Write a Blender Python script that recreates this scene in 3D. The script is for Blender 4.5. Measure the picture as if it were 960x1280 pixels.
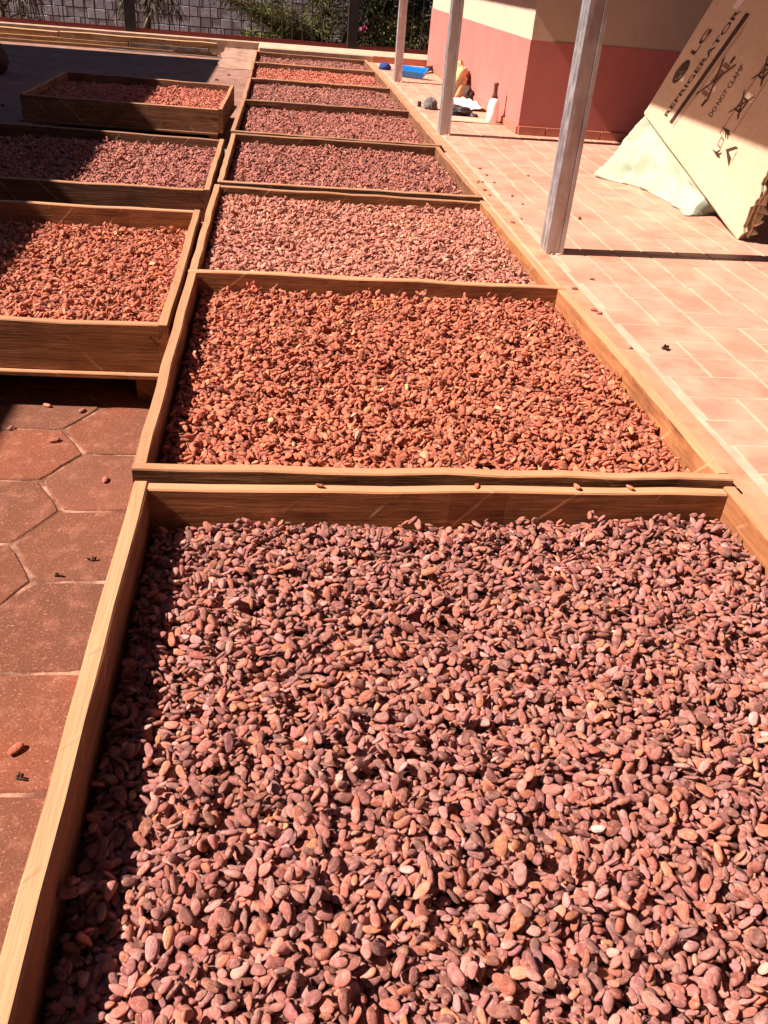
import bpy, bmesh, math, random
import numpy as np
from mathutils import Vector, Matrix, Euler

for o in list(bpy.data.objects):
    bpy.data.objects.remove(o)
scene = bpy.context.scene
COL = scene.collection
random.seed(7)
rng = np.random.default_rng(7)

# ------------------------------------------------------------------ camera
CAM = np.array([0.2235, 0.0, 0.8958])
YAW, PITCH, ROLL, FPX = 0.1502, 0.56805, 0.09019, 1060.3
cy, sy, cp, sp = math.cos(YAW), math.sin(YAW), math.cos(PITCH), math.sin(PITCH)
fwd = np.array([sy * cp, cy * cp, -sp])
rgt0 = np.array([cy, -sy, 0.0])
up0 = np.cross(rgt0, fwd)
rgt = math.cos(ROLL) * rgt0 + math.sin(ROLL) * up0
upv = -math.sin(ROLL) * rgt0 + math.cos(ROLL) * up0
cd = bpy.data.cameras.new('camera')
cam = bpy.data.objects.new('camera', cd)
COL.objects.link(cam)
cd.sensor_fit = 'VERTICAL'
cd.sensor_height = 36.0
cd.sensor_width = 27.0
cd.lens = FPX / 1280 * 36.0
cd.clip_start = 0.02
cd.clip_end = 500
cam.matrix_world = Matrix(((rgt[0], upv[0], -fwd[0], CAM[0]), (rgt[1], upv[1], -fwd[1], CAM[1]),
                           (rgt[2], upv[2], -fwd[2], CAM[2]), (0, 0, 0, 1)))
scene.camera = cam

# ------------------------------------------------------------------ light
SUN = Vector((-1.0, -0.045, 1.05)).normalized()        # towards the sun
world = bpy.data.worlds.new('World')
scene.world = world
world.use_nodes = True
wn = world.node_tree
bg = wn.nodes['Background']
sky = wn.nodes.new('ShaderNodeTexSky')
sky.sky_type = 'NISHITA'
sky.sun_disc = False
sky.altitude = 2000
sky.air_density = 0.5
sky.dust_density = 0.25
sky.sun_elevation = math.asin(SUN.z)
sky.sun_rotation = math.atan2(SUN.x, SUN.y)
wn.links.new(sky.outputs[0], bg.inputs[0])
bg.inputs[1].default_value = 0.05
sl = bpy.data.lights.new('sun', 'SUN')
sl.energy = 5.0
sl.angle = math.radians(0.5)
sl.color = (1.0, 0.80, 0.71)
so = bpy.data.objects.new('sun', sl)
COL.objects.link(so)
so.rotation_euler = SUN.to_track_quat('Z', 'Y').to_euler()
so.location = (-4, -1, 6)
vs = scene.view_settings
vs.view_transform = 'Standard'
vs.look = 'None'
vs.exposure = 1.3
vs.gamma = 1.0
vs.use_curve_mapping = False


def project(P):
    d = np.asarray(P, float) - CAM
    z = d @ fwd
    return np.stack([480 + FPX * (d @ rgt) / z, 640 - FPX * (d @ upv) / z, z], -1)


# ------------------------------------------------------------------ materials
class NT:
    """small helper around a material node tree"""
    def __init__(self, name, rough=0.7, metallic=0.0, spec=0.3):
        m = bpy.data.materials.new(name)
        m.use_nodes = True
        self.m, self.t = m, m.node_tree
        self.b = self.t.nodes['Principled BSDF']
        self.b.inputs['Roughness'].default_value = rough
        self.b.inputs['Metallic'].default_value = metallic
        self.b.inputs['Specular IOR Level'].default_value = spec

    def n(self, kind, **kw):
        nd = self.t.nodes.new(kind)
        for k, v in kw.items():
            setattr(nd, k, v)
        return nd

    def link(self, a, b):
        self.t.links.new(a, b)

    def coord(self, out='Object', scale=(1, 1, 1), rnd=True):
        tc = self.n('ShaderNodeTexCoord')
        mp = self.n('ShaderNodeMapping')
        mp.inputs['Scale'].default_value = scale
        if rnd:
            oi = self.n('ShaderNodeObjectInfo')
            mu = self.n('ShaderNodeMath', operation='MULTIPLY')
            mu.inputs[1].default_value = 37.0
            self.link(oi.outputs['Random'], mu.inputs[0])
            self.link(mu.outputs[0], mp.inputs['Location'])
        self.link(tc.outputs[out], mp.inputs['Vector'])
        return mp.outputs[0]

    def noise(self, vec, scale, detail=4, rough=0.6, dist=0.0):
        nd = self.n('ShaderNodeTexNoise')
        nd.inputs['Scale'].default_value = scale
        nd.inputs['Detail'].default_value = detail
        nd.inputs['Roughness'].default_value = rough
        nd.inputs['Distortion'].default_value = dist
        self.link(vec, nd.inputs['Vector'])
        return nd.outputs[0]

    def ramp(self, fac, stops):
        r = self.n('ShaderNodeValToRGB')
        el = r.color_ramp.elements
        while len(el) < len(stops):
            el.new(0.5)
        for e, (p, c) in zip(el, stops):
            e.position = p
            e.color = (c[0], c[1], c[2], 1) if not isinstance(c, (int, float)) else (c, c, c, 1)
        self.link(fac, r.inputs[0])
        return r.outputs[0]

    def mix(self, fac, a, b, mode='MIX'):
        nd = self.n('ShaderNodeMix', data_type='RGBA', blend_type=mode)
        for sock, v in ((nd.inputs[0], fac), (nd.inputs[6], a), (nd.inputs[7], b)):
            if hasattr(v, 'is_output'):
                self.link(v, sock)
            elif isinstance(v, (int, float)):
                sock.default_value = v
            else:
                sock.default_value = (v[0], v[1], v[2], 1)
        return nd.outputs[2]

    def math(self, op, a, b=None):
        nd = self.n('ShaderNodeMath', operation=op)
        for i, v in enumerate((a, b)):
            if v is None:
                continue
            if hasattr(v, 'is_output'):
                self.link(v, nd.inputs[i])
            else:
                nd.inputs[i].default_value = v
        return nd.outputs[0]

    def color(self, c):
        if hasattr(c, 'is_output'):
            self.link(c, self.b.inputs['Base Color'])
        else:
            self.b.inputs['Base Color'].default_value = (c[0], c[1], c[2], 1)

    def bump(self, h, strength, dist=0.002):
        nd = self.n('ShaderNodeBump')
        nd.inputs['Strength'].default_value = strength
        nd.inputs['Distance'].default_value = dist
        self.link(h, nd.inputs['Height'])
        self.link(nd.outputs[0], self.b.inputs['Normal'])

    def rnd(self):
        return self.n('ShaderNodeObjectInfo').outputs['Random']


def simple(name, col, rough=0.7, var=0.15, scale=20.0, metallic=0.0, bump=0.15, spec=0.3, out='Object'):
    t = NT(name, rough, metallic, spec)
    v = t.coord(out)
    n = t.noise(v, scale, 5)
    lo = [c * (1 - var) for c in col]
    hi = [min(1, c * (1 + var)) for c in col]
    t.color(t.ramp(n, [(0.3, lo), (0.7, hi)]))
    if bump:
        t.bump(n, bump, 0.004)
    return t.m


def wood_mat(name, light, dark, rough=0.75, lit_top=None):
    t = NT(name, rough, 0, 0.25)
    v = t.coord('Object', (1.2, 14, 14))
    g = t.noise(v, 4.0, 6, 0.65, 0.6)
    v2 = t.coord('Object', (2.5, 60, 60))
    fine = t.noise(v2, 4.0, 3, 0.6)
    v3 = t.coord('Object', (1, 1, 1))
    blot = t.noise(t.coord('Object', (1, 1.6, 1.6)), 7.0, 6, 0.7)
    c = t.ramp(g, [(0.3, dark), (0.62, light)])
    c = t.mix(t.math('MULTIPLY', t.ramp(fine, [(0.45, 0.0), (0.7, 1.0)]), 0.2), c, [x * 0.55 for x in dark])
    c = t.mix(t.ramp(blot, [(0.48, 0.0), (0.7, 0.7)]), c, (dark[0] * .55, dark[1] * .5, dark[2] * .5))
    vo = t.n('ShaderNodeTexVoronoi', feature='F1')
    vo.inputs['Scale'].default_value = 1.0
    t.link(t.coord('Object', (3.2, 14, 14)), vo.inputs['Vector'])
    c = t.mix(t.ramp(vo.outputs['Distance'], [(0.1, 0.8), (0.17, 0.0)]), c, [x * .4 for x in dark])
    # saw marks: slanted pale scores
    w = t.n('ShaderNodeTexWave', wave_type='BANDS', bands_direction='DIAGONAL')
    w.inputs['Scale'].default_value = 4.3
    w.inputs['Distortion'].default_value = 0.9
    w.inputs['Detail'].default_value = 2.0
    w.inputs['Detail Scale'].default_value = 1.2
    t.link(v3, w.inputs['Vector'])
    saw = t.math('MULTIPLY', t.ramp(w.outputs['Fac'], [(0.985, 0.0), (0.998, 1.0)]), t.ramp(t.noise(v3, 9.0, 3), [(0.5, 0.0), (0.6, 1.0)]))
    c = t.mix(t.math('MULTIPLY', saw, 0.7), c, lit_top or light)
    if lit_top:            # sunlight painted in: upward faces paler than the dark sides
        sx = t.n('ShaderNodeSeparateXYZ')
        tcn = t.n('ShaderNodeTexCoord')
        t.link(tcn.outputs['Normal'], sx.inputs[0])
        pale = t.mix(t.ramp(g, [(0.3, 0.0), (0.65, 1.0)]), [x * .78 for x in lit_top], lit_top)
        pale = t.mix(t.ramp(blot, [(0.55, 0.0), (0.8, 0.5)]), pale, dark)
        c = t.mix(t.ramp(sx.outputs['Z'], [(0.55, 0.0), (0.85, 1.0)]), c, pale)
    r = t.rnd()
    hsv = t.n('ShaderNodeHueSaturation')
    t.link(t.math('ADD', t.math('MULTIPLY', r, 0.35), 0.82), hsv.inputs['Value'])
    t.link(c, hsv.inputs['Color'])
    t.color(hsv.outputs[0])
    h = t.math('ADD', t.math('MULTIPLY', fine, 0.5), t.math('ADD', g, t.math('MULTIPLY', saw, 0.5)))
    t.bump(h, 0.55, 0.003)
    return t.m


M = {}
M['wood'] = wood_mat('tray_wood', (0.38, 0.165, 0.066), (0.19, 0.076, 0.03), lit_top=(0.49, 0.26, 0.135))
M['wood_old'] = wood_mat('old_tray_wood', (0.24, 0.112, 0.056), (0.11, 0.05, 0.026), lit_top=(0.42, 0.225, 0.12))
M['lumber'] = wood_mat('lumber_wood', (0.34, 0.19, 0.09), (0.2, 0.105, 0.05), lit_top=(0.55, 0.34, 0.17))
M['lumber_grey'] = wood_mat('grey_lumber', (0.2, 0.15, 0.12), (0.1, 0.075, 0.06))


def bean_mat():
    t = NT('cocoa_bean_skin', 0.52, 0, 0.35)
    at = t.n('ShaderNodeAttribute', attribute_type='INSTANCER', attribute_name='tint')
    oi = t.rnd()
    tc = t.n('ShaderNodeTexCoord')
    mp = t.n('ShaderNodeMapping')
    mp.inputs['Scale'].default_value = (0.9, 2.4, 2.4)
    mu = t.math('MULTIPLY', oi, 91.0)
    t.link(mu, mp.inputs['Location'])
    t.link(tc.outputs['Object'], mp.inputs['Vector'])
    ridges = t.noise(mp.outputs[0], 2.4, 5, 0.7, 0.9)
    mp2 = t.n('ShaderNodeMapping')
    t.link(mu, mp2.inputs['Location'])
    t.link(tc.outputs['Object'], mp2.inputs['Vector'])
    blot = t.noise(mp2.outputs[0], 1.7, 4, 0.6)
    c = t.mix(t.ramp(ridges, [(0.3, 0.6), (0.52, 0.0)]), at.outputs['Color'], (0.07, 0.022, 0.015))
    dusty = t.mix(0.5, at.outputs['Color'], (0.78, 0.45, 0.37))
    c = t.mix(t.ramp(blot, [(0.46, 0.0), (0.7, 0.85)]), c, dusty)
    t.color(c)
    t.link(t.ramp(blot, [(0.3, 0.42), (0.7, 0.75)]), t.b.inputs['Roughness'])
    t.bump(ridges, 0.5, 0.12)
    return t.m


M['bean'] = bean_mat()
M['bean_bed'] = simple('bean_bed', (0.06, 0.025, 0.018), 0.8, 0.3, 60)


def paver_mat(name, joined):
    t = NT(name, 0.85, 0, 0.2)
    tc = t.n('ShaderNodeTexCoord')
    ge = t.n('ShaderNodeNewGeometry')
    pos = ge.outputs['Position']
    r = ge.outputs['Random Per Island'] if joined else t.rnd()
    big = t.noise(pos, 5.0, 5, 0.65)
    mid = t.noise(pos, 26.0, 6, 0.7)
    fine = t.noise(pos, 260.0, 3, 0.7)
    base = t.ramp(r, [(0.0, (0.125, 0.05, 0.027)), (0.35, (0.2, 0.064, 0.033)), (0.7, (0.14, 0.058, 0.032)), (1.0, (0.24, 0.082, 0.048))])
    c = t.mix(t.ramp(big, [(0.35, 0.6), (0.6, 0.0)]), base, (0.12, 0.055, 0.032))
    c = t.mix(t.ramp(mid, [(0.5, 0.0), (0.72, 0.75)]), c, (0.29, 0.125, 0.078))
    c = t.mix(t.ramp(t.noise(pos, 40.0, 5, 0.75), [(0.62, 0.0), (0.7, 0.6)]), c, (0.44, 0.26, 0.18))
    c = t.mix(t.ramp(fine, [(0.58, 0.0), (0.7, 0.8)]), c, (0.44, 0.25, 0.165))
    c = t.mix(t.ramp(fine, [(0.3, 0.7), (0.42, 0.0)]), c, (0.08, 0.03, 0.018))
    t.color(c)
    h = t.math('ADD', t.math('MULTIPLY', fine, 0.6), mid)
    t.bump(h, 0.45, 0.0035)
    return t.m


M['paver'] = paver_mat('red_paver', False)
M['paver_j'] = paver_mat('red_paver_field', True)


def mortar_mat():
    t = NT('paver_mortar', 0.9, 0, 0.2)
    pos = t.n('ShaderNodeNewGeometry').outputs['Position']
    a = t.noise(pos, 14, 4)
    b = t.noise(pos, 120, 4)
    c = t.ramp(a, [(0.42, (0.13, 0.055, 0.032)), (0.6, (0.42, 0.245, 0.165))])
    c = t.mix(t.ramp(b, [(0.35, 0.5), (0.6, 0.0)]), c, (0.14, 0.07, 0.045))
    t.color(c)
    t.bump(b, 0.5, 0.004)
    return t.m


M['mortar'] = mortar_mat()


def tile_mat():
    t = NT('terracotta_tile', 0.55, 0, 0.35)
    pos = t.n('ShaderNodeNewGeometry').outputs['Position']
    r = t.n('ShaderNodeNewGeometry').outputs['Random Per Island']
    r = t.math('FRACT', t.math('ADD', r, t.math('MULTIPLY', t.rnd(), 7.3)))
    a = t.noise(pos, 9, 5)
    st = t.n('ShaderNodeMapping')
    st.inputs['Scale'].default_value = (3, 26, 1)
    t.link(pos, st.inputs['Vector'])
    b = t.noise(st.outputs[0], 3.0, 4)
    c = t.ramp(r, [(0, (0.42, 0.205, 0.142)), (0.5, (0.49, 0.245, 0.17)), (1, (0.48, 0.255, 0.188))])
    c = t.mix(t.ramp(b, [(0.4, 0.0), (0.75, 0.45)]), c, (0.44, 0.19, 0.12))
    c = t.mix(t.ramp(a, [(0.42, 0.0), (0.66, 0.8)]), c, (0.58, 0.345, 0.245))
    c = t.mix(t.ramp(t.noise(pos, 2.3, 6, 0.7), [(0.48, 0.0), (0.7, 0.6)]), c, (0.57, 0.335, 0.24))
    t.color(c)
    t.bump(t.noise(pos, 90, 3), 0.12, 0.002)
    return t.m


M['tile'] = tile_mat()
M['grout'] = simple('tile_grout', (0.56, 0.34, 0.245), 0.9, 0.22, 12, out='Object')
M['kerb_plaster'] = simple('kerb_plaster', (0.47, 0.23, 0.135), 0.85, 0.25, 14, bump=0.3)
M['kerb_cream'] = simple('kerb_cream', (0.5, 0.36, 0.25), 0.9, 0.2, 9, bump=0.3)
M['apron'] = simple('worn_concrete', (0.33, 0.21, 0.15), 0.9, 0.3, 7, bump=0.4)
t_ = NT('dusty_concrete', 0.9, 0, 0.2)
_p = t_.n('ShaderNodeNewGeometry').outputs['Position']
_c = t_.ramp(t_.noise(_p, 2.5, 6, 0.65), [(0.35, (0.22, 0.13, 0.1)), (0.65, (0.31, 0.195, 0.15))])
_c = t_.mix(t_.ramp(t_.noise(_p, 9, 5, 0.7), [(0.45, 0.0), (0.65, 0.85)]), _c, (0.2, 0.09, 0.055))
_c = t_.mix(t_.ramp(t_.noise(_p, 120, 3, 0.7), [(0.62, 0.0), (0.72, 0.6)]), _c, (0.12, 0.06, 0.045))
t_.color(_c)
t_.bump(t_.noise(_p, 60, 4), 0.3, 0.004)
M['slab'] = t_.m
M['ground'] = simple('far_ground', (0.2, 0.12, 0.08), 0.95, 0.3, 3, bump=0.3)
M['wall_cream'] = simple('cream_wall', (0.54, 0.43, 0.32), 0.85, 0.05, 6, bump=0.1)
M['wall_red'] = simple('red_wall_paint', (0.49, 0.165, 0.14), 0.6, 0.08, 7, bump=0.08)
for _nm, _key in (('cream_wall', 'wall_cream'), ('red_wall_paint', 'wall_red')):
    _t = NT.__new__(NT)
    _t.m = M[_key]
    _t.t = _t.m.node_tree
    _t.b = _t.t.nodes['Principled BSDF']
    _src = _t.b.inputs['Base Color'].links[0].from_socket
    _p = _t.n('ShaderNodeNewGeometry').outputs['Position']
    _a = _t.noise(_p, 11, 6, 0.75)
    _b = _t.noise(_p, 55, 4, 0.7)
    _c = _t.mix(_t.ramp(_a, [(0.55, 0.0), (0.75, 0.35)]), _src, (0.3, 0.16, 0.11))
    _c = _t.mix(_t.ramp(_b, [(0.66, 0.0), (0.74, 0.45)]), _c, (0.6, 0.42, 0.34))
    _t.color(_c)
M['skirt'] = simple('skirting_tile', (0.4, 0.155, 0.1), 0.5, 0.15, 20)
M['roof'] = simple('roof_sheet', (0.25, 0.2, 0.18), 0.6, 0.2, 5)
M['fence_red'] = simple('red_fence_paint', (0.17, 0.03, 0.028), 0.6, 0.2, 30)
M['fence_dark'] = simple('dark_iron', (0.045, 0.025, 0.022), 0.55, 0.2, 40)
M['post_dark'] = simple('dark_post_paint', (0.03, 0.024, 0.022), 0.7, 0.2, 20)
M['cloth'] = simple('pale_green_cloth', (0.31, 0.385, 0.285), 0.85, 0.05, 30, bump=0.05)
M['ink'] = simple('black_print', (0.05, 0.03, 0.022), 0.8, 0.2, 40, bump=0)
M['ink_faint'] = simple('faint_print', (0.22, 0.135, 0.08), 0.8, 0.2, 40, bump=0)
M['sticker'] = simple('white_sticker', (0.75, 0.73, 0.7), 0.6, 0.05, 30, bump=0)
M['blue'] = simple('blue_plastic', (0.015, 0.25, 0.7), 0.35, 0.1, 20, spec=0.5, bump=0)
M['blue_dark'] = simple('dark_blue_cloth', (0.02, 0.045, 0.2), 0.8, 0.2, 20)
M['bark'] = simple('bark', (0.075, 0.05, 0.035), 0.9, 0.35, 30, bump=0.6)
M['sack'] = simple('tan_sack', (0.55, 0.4, 0.2), 0.85, 0.2, 30, bump=0.3)
M['black'] = simple('black_plastic', (0.03, 0.028, 0.026), 0.45, 0.3, 30, spec=0.5, bump=0.2)
M['greyrag'] = simple('grey_rag', (0.13, 0.125, 0.12), 0.8, 0.4, 50, bump=0.4)
M['sheet'] = simple('white_sheet', (0.72, 0.68, 0.7), 0.7, 0.05, 30, bump=0.05)
M['bottle'] = simple('white_bottle', (0.8, 0.74, 0.7), 0.35, 0.03, 10, spec=0.5, bump=0)
M['bottle_cap'] = simple('dark_bottle_neck', (0.09, 0.04, 0.025), 0.35, 0.1, 20, spec=0.5, bump=0)
M['pot'] = simple('dark_pot', (0.05, 0.028, 0.022), 0.7, 0.2, 12)
M['debris'] = simple('dark_debris', (0.06, 0.032, 0.022), 0.85, 0.4, 60)
M['plaster_spot'] = simple('plaster_spot', (0.54, 0.35, 0.26), 0.9, 0.15, 60, bump=0.3)
M['stone'] = None
M['white_house'] = simple('white_render', (0.7, 0.6, 0.55), 0.85, 0.06, 5)
M['flower'] = simple('pink_petal', (0.6, 0.08, 0.3), 0.6, 0.2, 40, bump=0)


def leaf_mat(name, a, b):
    t = NT(name, 0.6, 0, 0.3)
    r = t.n('ShaderNodeNewGeometry').outputs['Random Per Island']
    t.color(t.ramp(r, [(0.0, a), (1.0, b)]))
    return t.m


M['needle'] = leaf_mat('conifer_needles', (0.03, 0.045, 0.01), (0.16, 0.17, 0.035))
M['leaf'] = leaf_mat('shrub_leaves', (0.012, 0.018, 0.006), (0.055, 0.07, 0.02))
M['ivy'] = leaf_mat('ivy_leaves', (0.06, 0.085, 0.015), (0.16, 0.18, 0.035))
M['palm'] = leaf_mat('palm_leaves', (0.06, 0.06, 0.035), (0.16, 0.14, 0.09))


def stone_mat():
    t = NT('grey_stone_block', 0.9, 0, 0.2)
    pos = t.n('ShaderNodeNewGeometry').outputs['Position']
    n = t.noise(pos, 18, 5, 0.7)
    c = t.ramp(t.rnd(), [(0, (0.38, 0.4, 0.46)), (1, (0.46, 0.48, 0.55))])
    c = t.mix(t.ramp(n, [(0.3, 0.5), (0.6, 0.0)]), c, (0.32, 0.33, 0.37))
    t.color(c)
    t.bump(n, 0.5, 0.01)
    return t.m


M['stone'] = stone_mat()
M['stone_joint'] = simple('dark_mortar', (0.07, 0.055, 0.05), 0.95, 0.2, 30)


def galvanised():
    t = NT('galvanised_steel', 0.42, 0.75, 0.5)
    v = t.coord('Object', (1, 1, 0.5))
    n = t.noise(v, 45, 5, 0.65)
    v2 = t.coord('Object', (1, 1, 0.35))
    n2 = t.noise(v2, 14, 5, 0.65)
    c = t.ramp(n, [(0.3, (0.4, 0.4, 0.415)), (0.7, (0.56, 0.56, 0.57))])
    c = t.mix(t.ramp(n2, [(0.54, 0.0), (0.7, 0.7)]), c, (0.3, 0.24, 0.215))
    c = t.mix(t.ramp(t.noise(v2, 9, 4), [(0.6, 0.0), (0.66, 0.8)]), c, (0.72, 0.71, 0.71))
    t.color(c)
    t.link(t.ramp(n, [(0.3, 0.35), (0.7, 0.6)]), t.b.inputs['Roughness'])
    t.bump(n, 0.15, 0.002)
    return t.m


M['steel'] = galvanised()


def cardboard():
    t = NT('brown_cardboard', 0.8, 0, 0.2)
    v = t.coord('Object', (1, 1, 1), False)
    a = t.noise(v, 5, 5)
    b = t.noise(v, 160, 3)
    c = t.ramp(a, [(0.3, (0.53, 0.45, 0.31)), (0.7, (0.59, 0.51, 0.36))])
    c = t.mix(t.ramp(b, [(0.6, 0.0), (0.8, 0.3)]), c, (0.42, 0.31, 0.17))
    t.color(c)
    t.bump(t.noise(t.coord('Object', (1, 1, 1), False), 9, 3), 0.35, 0.02)
    return t.m


M['card'] = cardboard()


# ------------------------------------------------------------------ mesh helpers
def add(name, mesh, mat=None, parent=None, loc=(0, 0, 0), rot=None, smooth=False):
    o = bpy.data.objects.new(name, mesh)
    COL.objects.link(o)
    if mat and mesh is not None and not mesh.materials:
        mesh.materials.append(mat)
    if smooth:
        for p in mesh.polygons:
            p.use_smooth = True
    o.location = loc
    if rot is not None:
        o.rotation_euler = rot
    if parent:
        o.parent = parent
    return o


def tag(o, label=None, cat=None, group=None, kind=None):
    if label:
        o['label'] = label
    if cat:
        o['category'] = cat
    if group:
        o['group'] = group
    if kind:
        o['kind'] = kind
    return o


def empty(name, loc, label, cat, group=None):
    o = bpy.data.objects.new(name, None)
    o.empty_display_size = 0.05
    COL.objects.link(o)
    o.location = loc
    return tag(o, label, cat, group)


def pyd(name, v, f):
    me = bpy.data.meshes.new(name)
    me.from_pydata([tuple(map(float, p)) for p in v], [], [tuple(q) for q in f])
    me.update()
    return me


def box_vf(x0, x1, y0, y1, z0, z1, off=0):
    v = [(x0, y0, z0), (x1, y0, z0), (x1, y1, z0), (x0, y1, z0), (x0, y0, z1), (x1, y0, z1), (x1, y1, z1), (x0, y1, z1)]
    f = [(0, 3, 2, 1), (4, 5, 6, 7), (0, 1, 5, 4), (1, 2, 6, 5), (2, 3, 7, 6), (3, 0, 4, 7)]
    return v, [tuple(i + off for i in q) for q in f]


def bev_box(name, sx, sy, sz, b=0.004, segs=1):
    """box centred in x,y with its base at z=0, edges chamfered"""
    bm = bmesh.new()
    v, f = box_vf(-sx / 2, sx / 2, -sy / 2, sy / 2, 0, sz)
    vs_ = [bm.verts.new(p) for p in v]
    for q in f:
        bm.faces.new([vs_[i] for i in q])
    bmesh.ops.bevel(bm, geom=bm.edges[:], offset=b, segments=segs, profile=0.7, affect='EDGES')
    me = bpy.data.meshes.new(name)
    bm.to_mesh(me)
    bm.free()
    return me


def plank_mesh(name, L, T, H, ch=0.0025, segs=10, wob=0.0012, seed=0, taper=0.0):
    """plank: x along its length, y thickness (0..T), z height (0..H), weathered edges"""
    r = random.Random(seed)
    prof = [(ch, 0), (T - ch, 0), (T, ch), (T, H - ch), (T - ch, H), (ch, H), (0, H - ch), (0, ch)]
    v, f = [], []
    for i in range(segs + 1):
        x = L * i / segs
        dz, dy = r.uniform(-wob, wob), r.uniform(-wob, wob) * 0.8
        for (py, pz) in prof:
            top = pz > H * 0.5
            v.append((x, py + dy + r.uniform(-.0003, .0003), pz + (dz if top else 0) - taper * i / segs * (1 if top else 0)))
    n = len(prof)
    for i in range(segs):
        for k in range(n):
            a, b = i * n + k, i * n + (k + 1) % n
            f.append((a, a + n, b + n, b))
    f.append(tuple(range(n)))
    f.append(tuple(reversed(range(segs * n, segs * n + n))))
    return pyd(name, v, f)


def plank_between(name, p, q, z0, H, T, mat, parent=None, origin=(0, 0, 0), seed=0, wob=0.0012):
    """plank whose outer lower edge runs p->q, thickness to the left of that direction"""
    p, q = Vector(p), Vector(q)
    L = (q - p).length
    me = plank_mesh(name, L, T, H, seed=seed, wob=wob)
    ang = math.atan2(q.y - p.y, q.x - p.x)
    return add(name, me, mat, parent, (p.x - origin[0], p.y - origin[1], z0 - origin[2]), (0, 0, ang))


def tube(pts, rad, sides=6, cap=True):
    v, f = [], []
    n = len(pts)
    pts = [Vector(p) for p in pts]
    for i, p in enumerate(pts):
        d = (pts[min(i + 1, n - 1)] - pts[max(i - 1, 0)]).normalized()
        a = d.orthogonal().normalized() if abs(d.z) > 0.95 else d.cross(Vector((0, 0, 1))).normalized()
        b = d.cross(a)
        r = rad[i] if isinstance(rad, (list, tuple)) else rad
        for k in range(sides):
            t = 2 * math.pi * k / sides
            v.append(p + (a * math.cos(t) + b * math.sin(t)) * r)
    for i in range(n - 1):
        for k in range(sides):
            a0, b0 = i * sides + k, i * sides + (k + 1) % sides
            f.append((a0, b0, b0 + sides, a0 + sides))
    if cap:
        f.append(tuple(reversed(range(sides))))
        f.append(tuple(range((n - 1) * sides, n * sides)))
    return v, f


def join_vf(parts):
    V, F = [], []
    for v, f in parts:
        o = len(V)
        V += list(v)
        F += [tuple(i + o for i in q) for q in f]
    return V, F


def lathe(prof, seg=20):
    v, f = [], []
    for r, z in prof:
        for k in range(seg):
            t = 2 * math.pi * k / seg
            v.append((r * math.cos(t), r * math.sin(t), z))
    for i in range(len(prof) - 1):
        for k in range(seg):
            a, b = i * seg + k, i * seg + (k + 1) % seg
            f.append((a, b, b + seg, a + seg))
    f.append(tuple(reversed(range(seg))))
    f.append(tuple(range((len(prof) - 1) * seg, len(prof) * seg)))
    return v, f


def fbm(x, y, seed=0):
    r = random.Random(seed)
    s = 0
    for k in range(5):
        fx, fy, ph = r.uniform(-1, 1) * 2.2 ** k, r.uniform(-1, 1) * 2.2 ** k, r.uniform(0, 6.28)
        s += math.sin(fx * x + fy * y + ph) / 1.7 ** k
    return s / 2.4


# ------------------------------------------------------------------ ground with hexagonal pavers
PF = 0.17                                    # porch floor level
g = add('ground', pyd('ground', [(-60, -60, -.012), (60, -60, -.012), (60, 80, -.012), (-60, 80, -.012)], [(0, 1, 2, 3)]), M['ground'])
tag(g, 'bare brown ground around the yard', None, None, 'structure')
yard = add('yard_paving', pyd('yard_paving', [(-3.4, -1.0, -.0025), (1.02, -1.0, -.0025), (1.02, 10.2, -.0025), (-3.4, 10.2, -.0025)], [(0, 1, 2, 3)]), M['mortar'])
tag(yard, 'yard paved with large red hexagonal pavers and pale joints', None, None, 'structure')
HS = 0.125
HX0, HY0 = -0.1115, 1.600 - HS * math.sqrt(3) / 2     # a hexagon centre


def hex_mesh(name, s, variants=0, h=0.012):
    r = random.Random(variants)
    v, f = [], []
    base = []
    for k in range(6):
        t0, t1 = math.pi / 3 * k, math.pi / 3 * (k + 1)
        a, b = (s * math.cos(t0), s * math.sin(t0)), (s * math.cos(t1), s * math.sin(t1))
        for q in range(4):
            u = q / 4
            e = r.uniform(-.0028, .0008) - (.003 if q == 0 else 0)
            x, y = a[0] + (b[0] - a[0]) * u, a[1] + (b[1] - a[1]) * u
            L = math.hypot(x, y)
            base.append((x * (1 + e / L), y * (1 + e / L)))
    n = len(base)
    for k_, z in ((1.0, -h), (1.0, -.002), (1 - .003 / s, 0.0)):
        v += [(x * k_, y * k_, z + (r.uniform(-.0004, .0004) if z == 0 else 0)) for x, y in base]
    for i in range(2):
        for k in range(n):
            a, b = i * n + k, i * n + (k + 1) % n
            f.append((a, b, b + n, a + n))
    f.append(tuple(range(2 * n, 3 * n)))
    return v, f


def under_tray(x, y):
    # wholly hidden below the trays of the main row or the left row
    if 0.08 < x < 1.0 and y < 8.5:
        return True
    for (x0, x1, y0, y1) in ((-1.0, -.1, 2.1, 2.8), (-1.0, -.1, 3.4, 4.0), (-1.0, -.2, 5.5, 6.0)):
        if x0 < x < x1 and y0 < y < y1:
            return True
    return False


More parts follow.
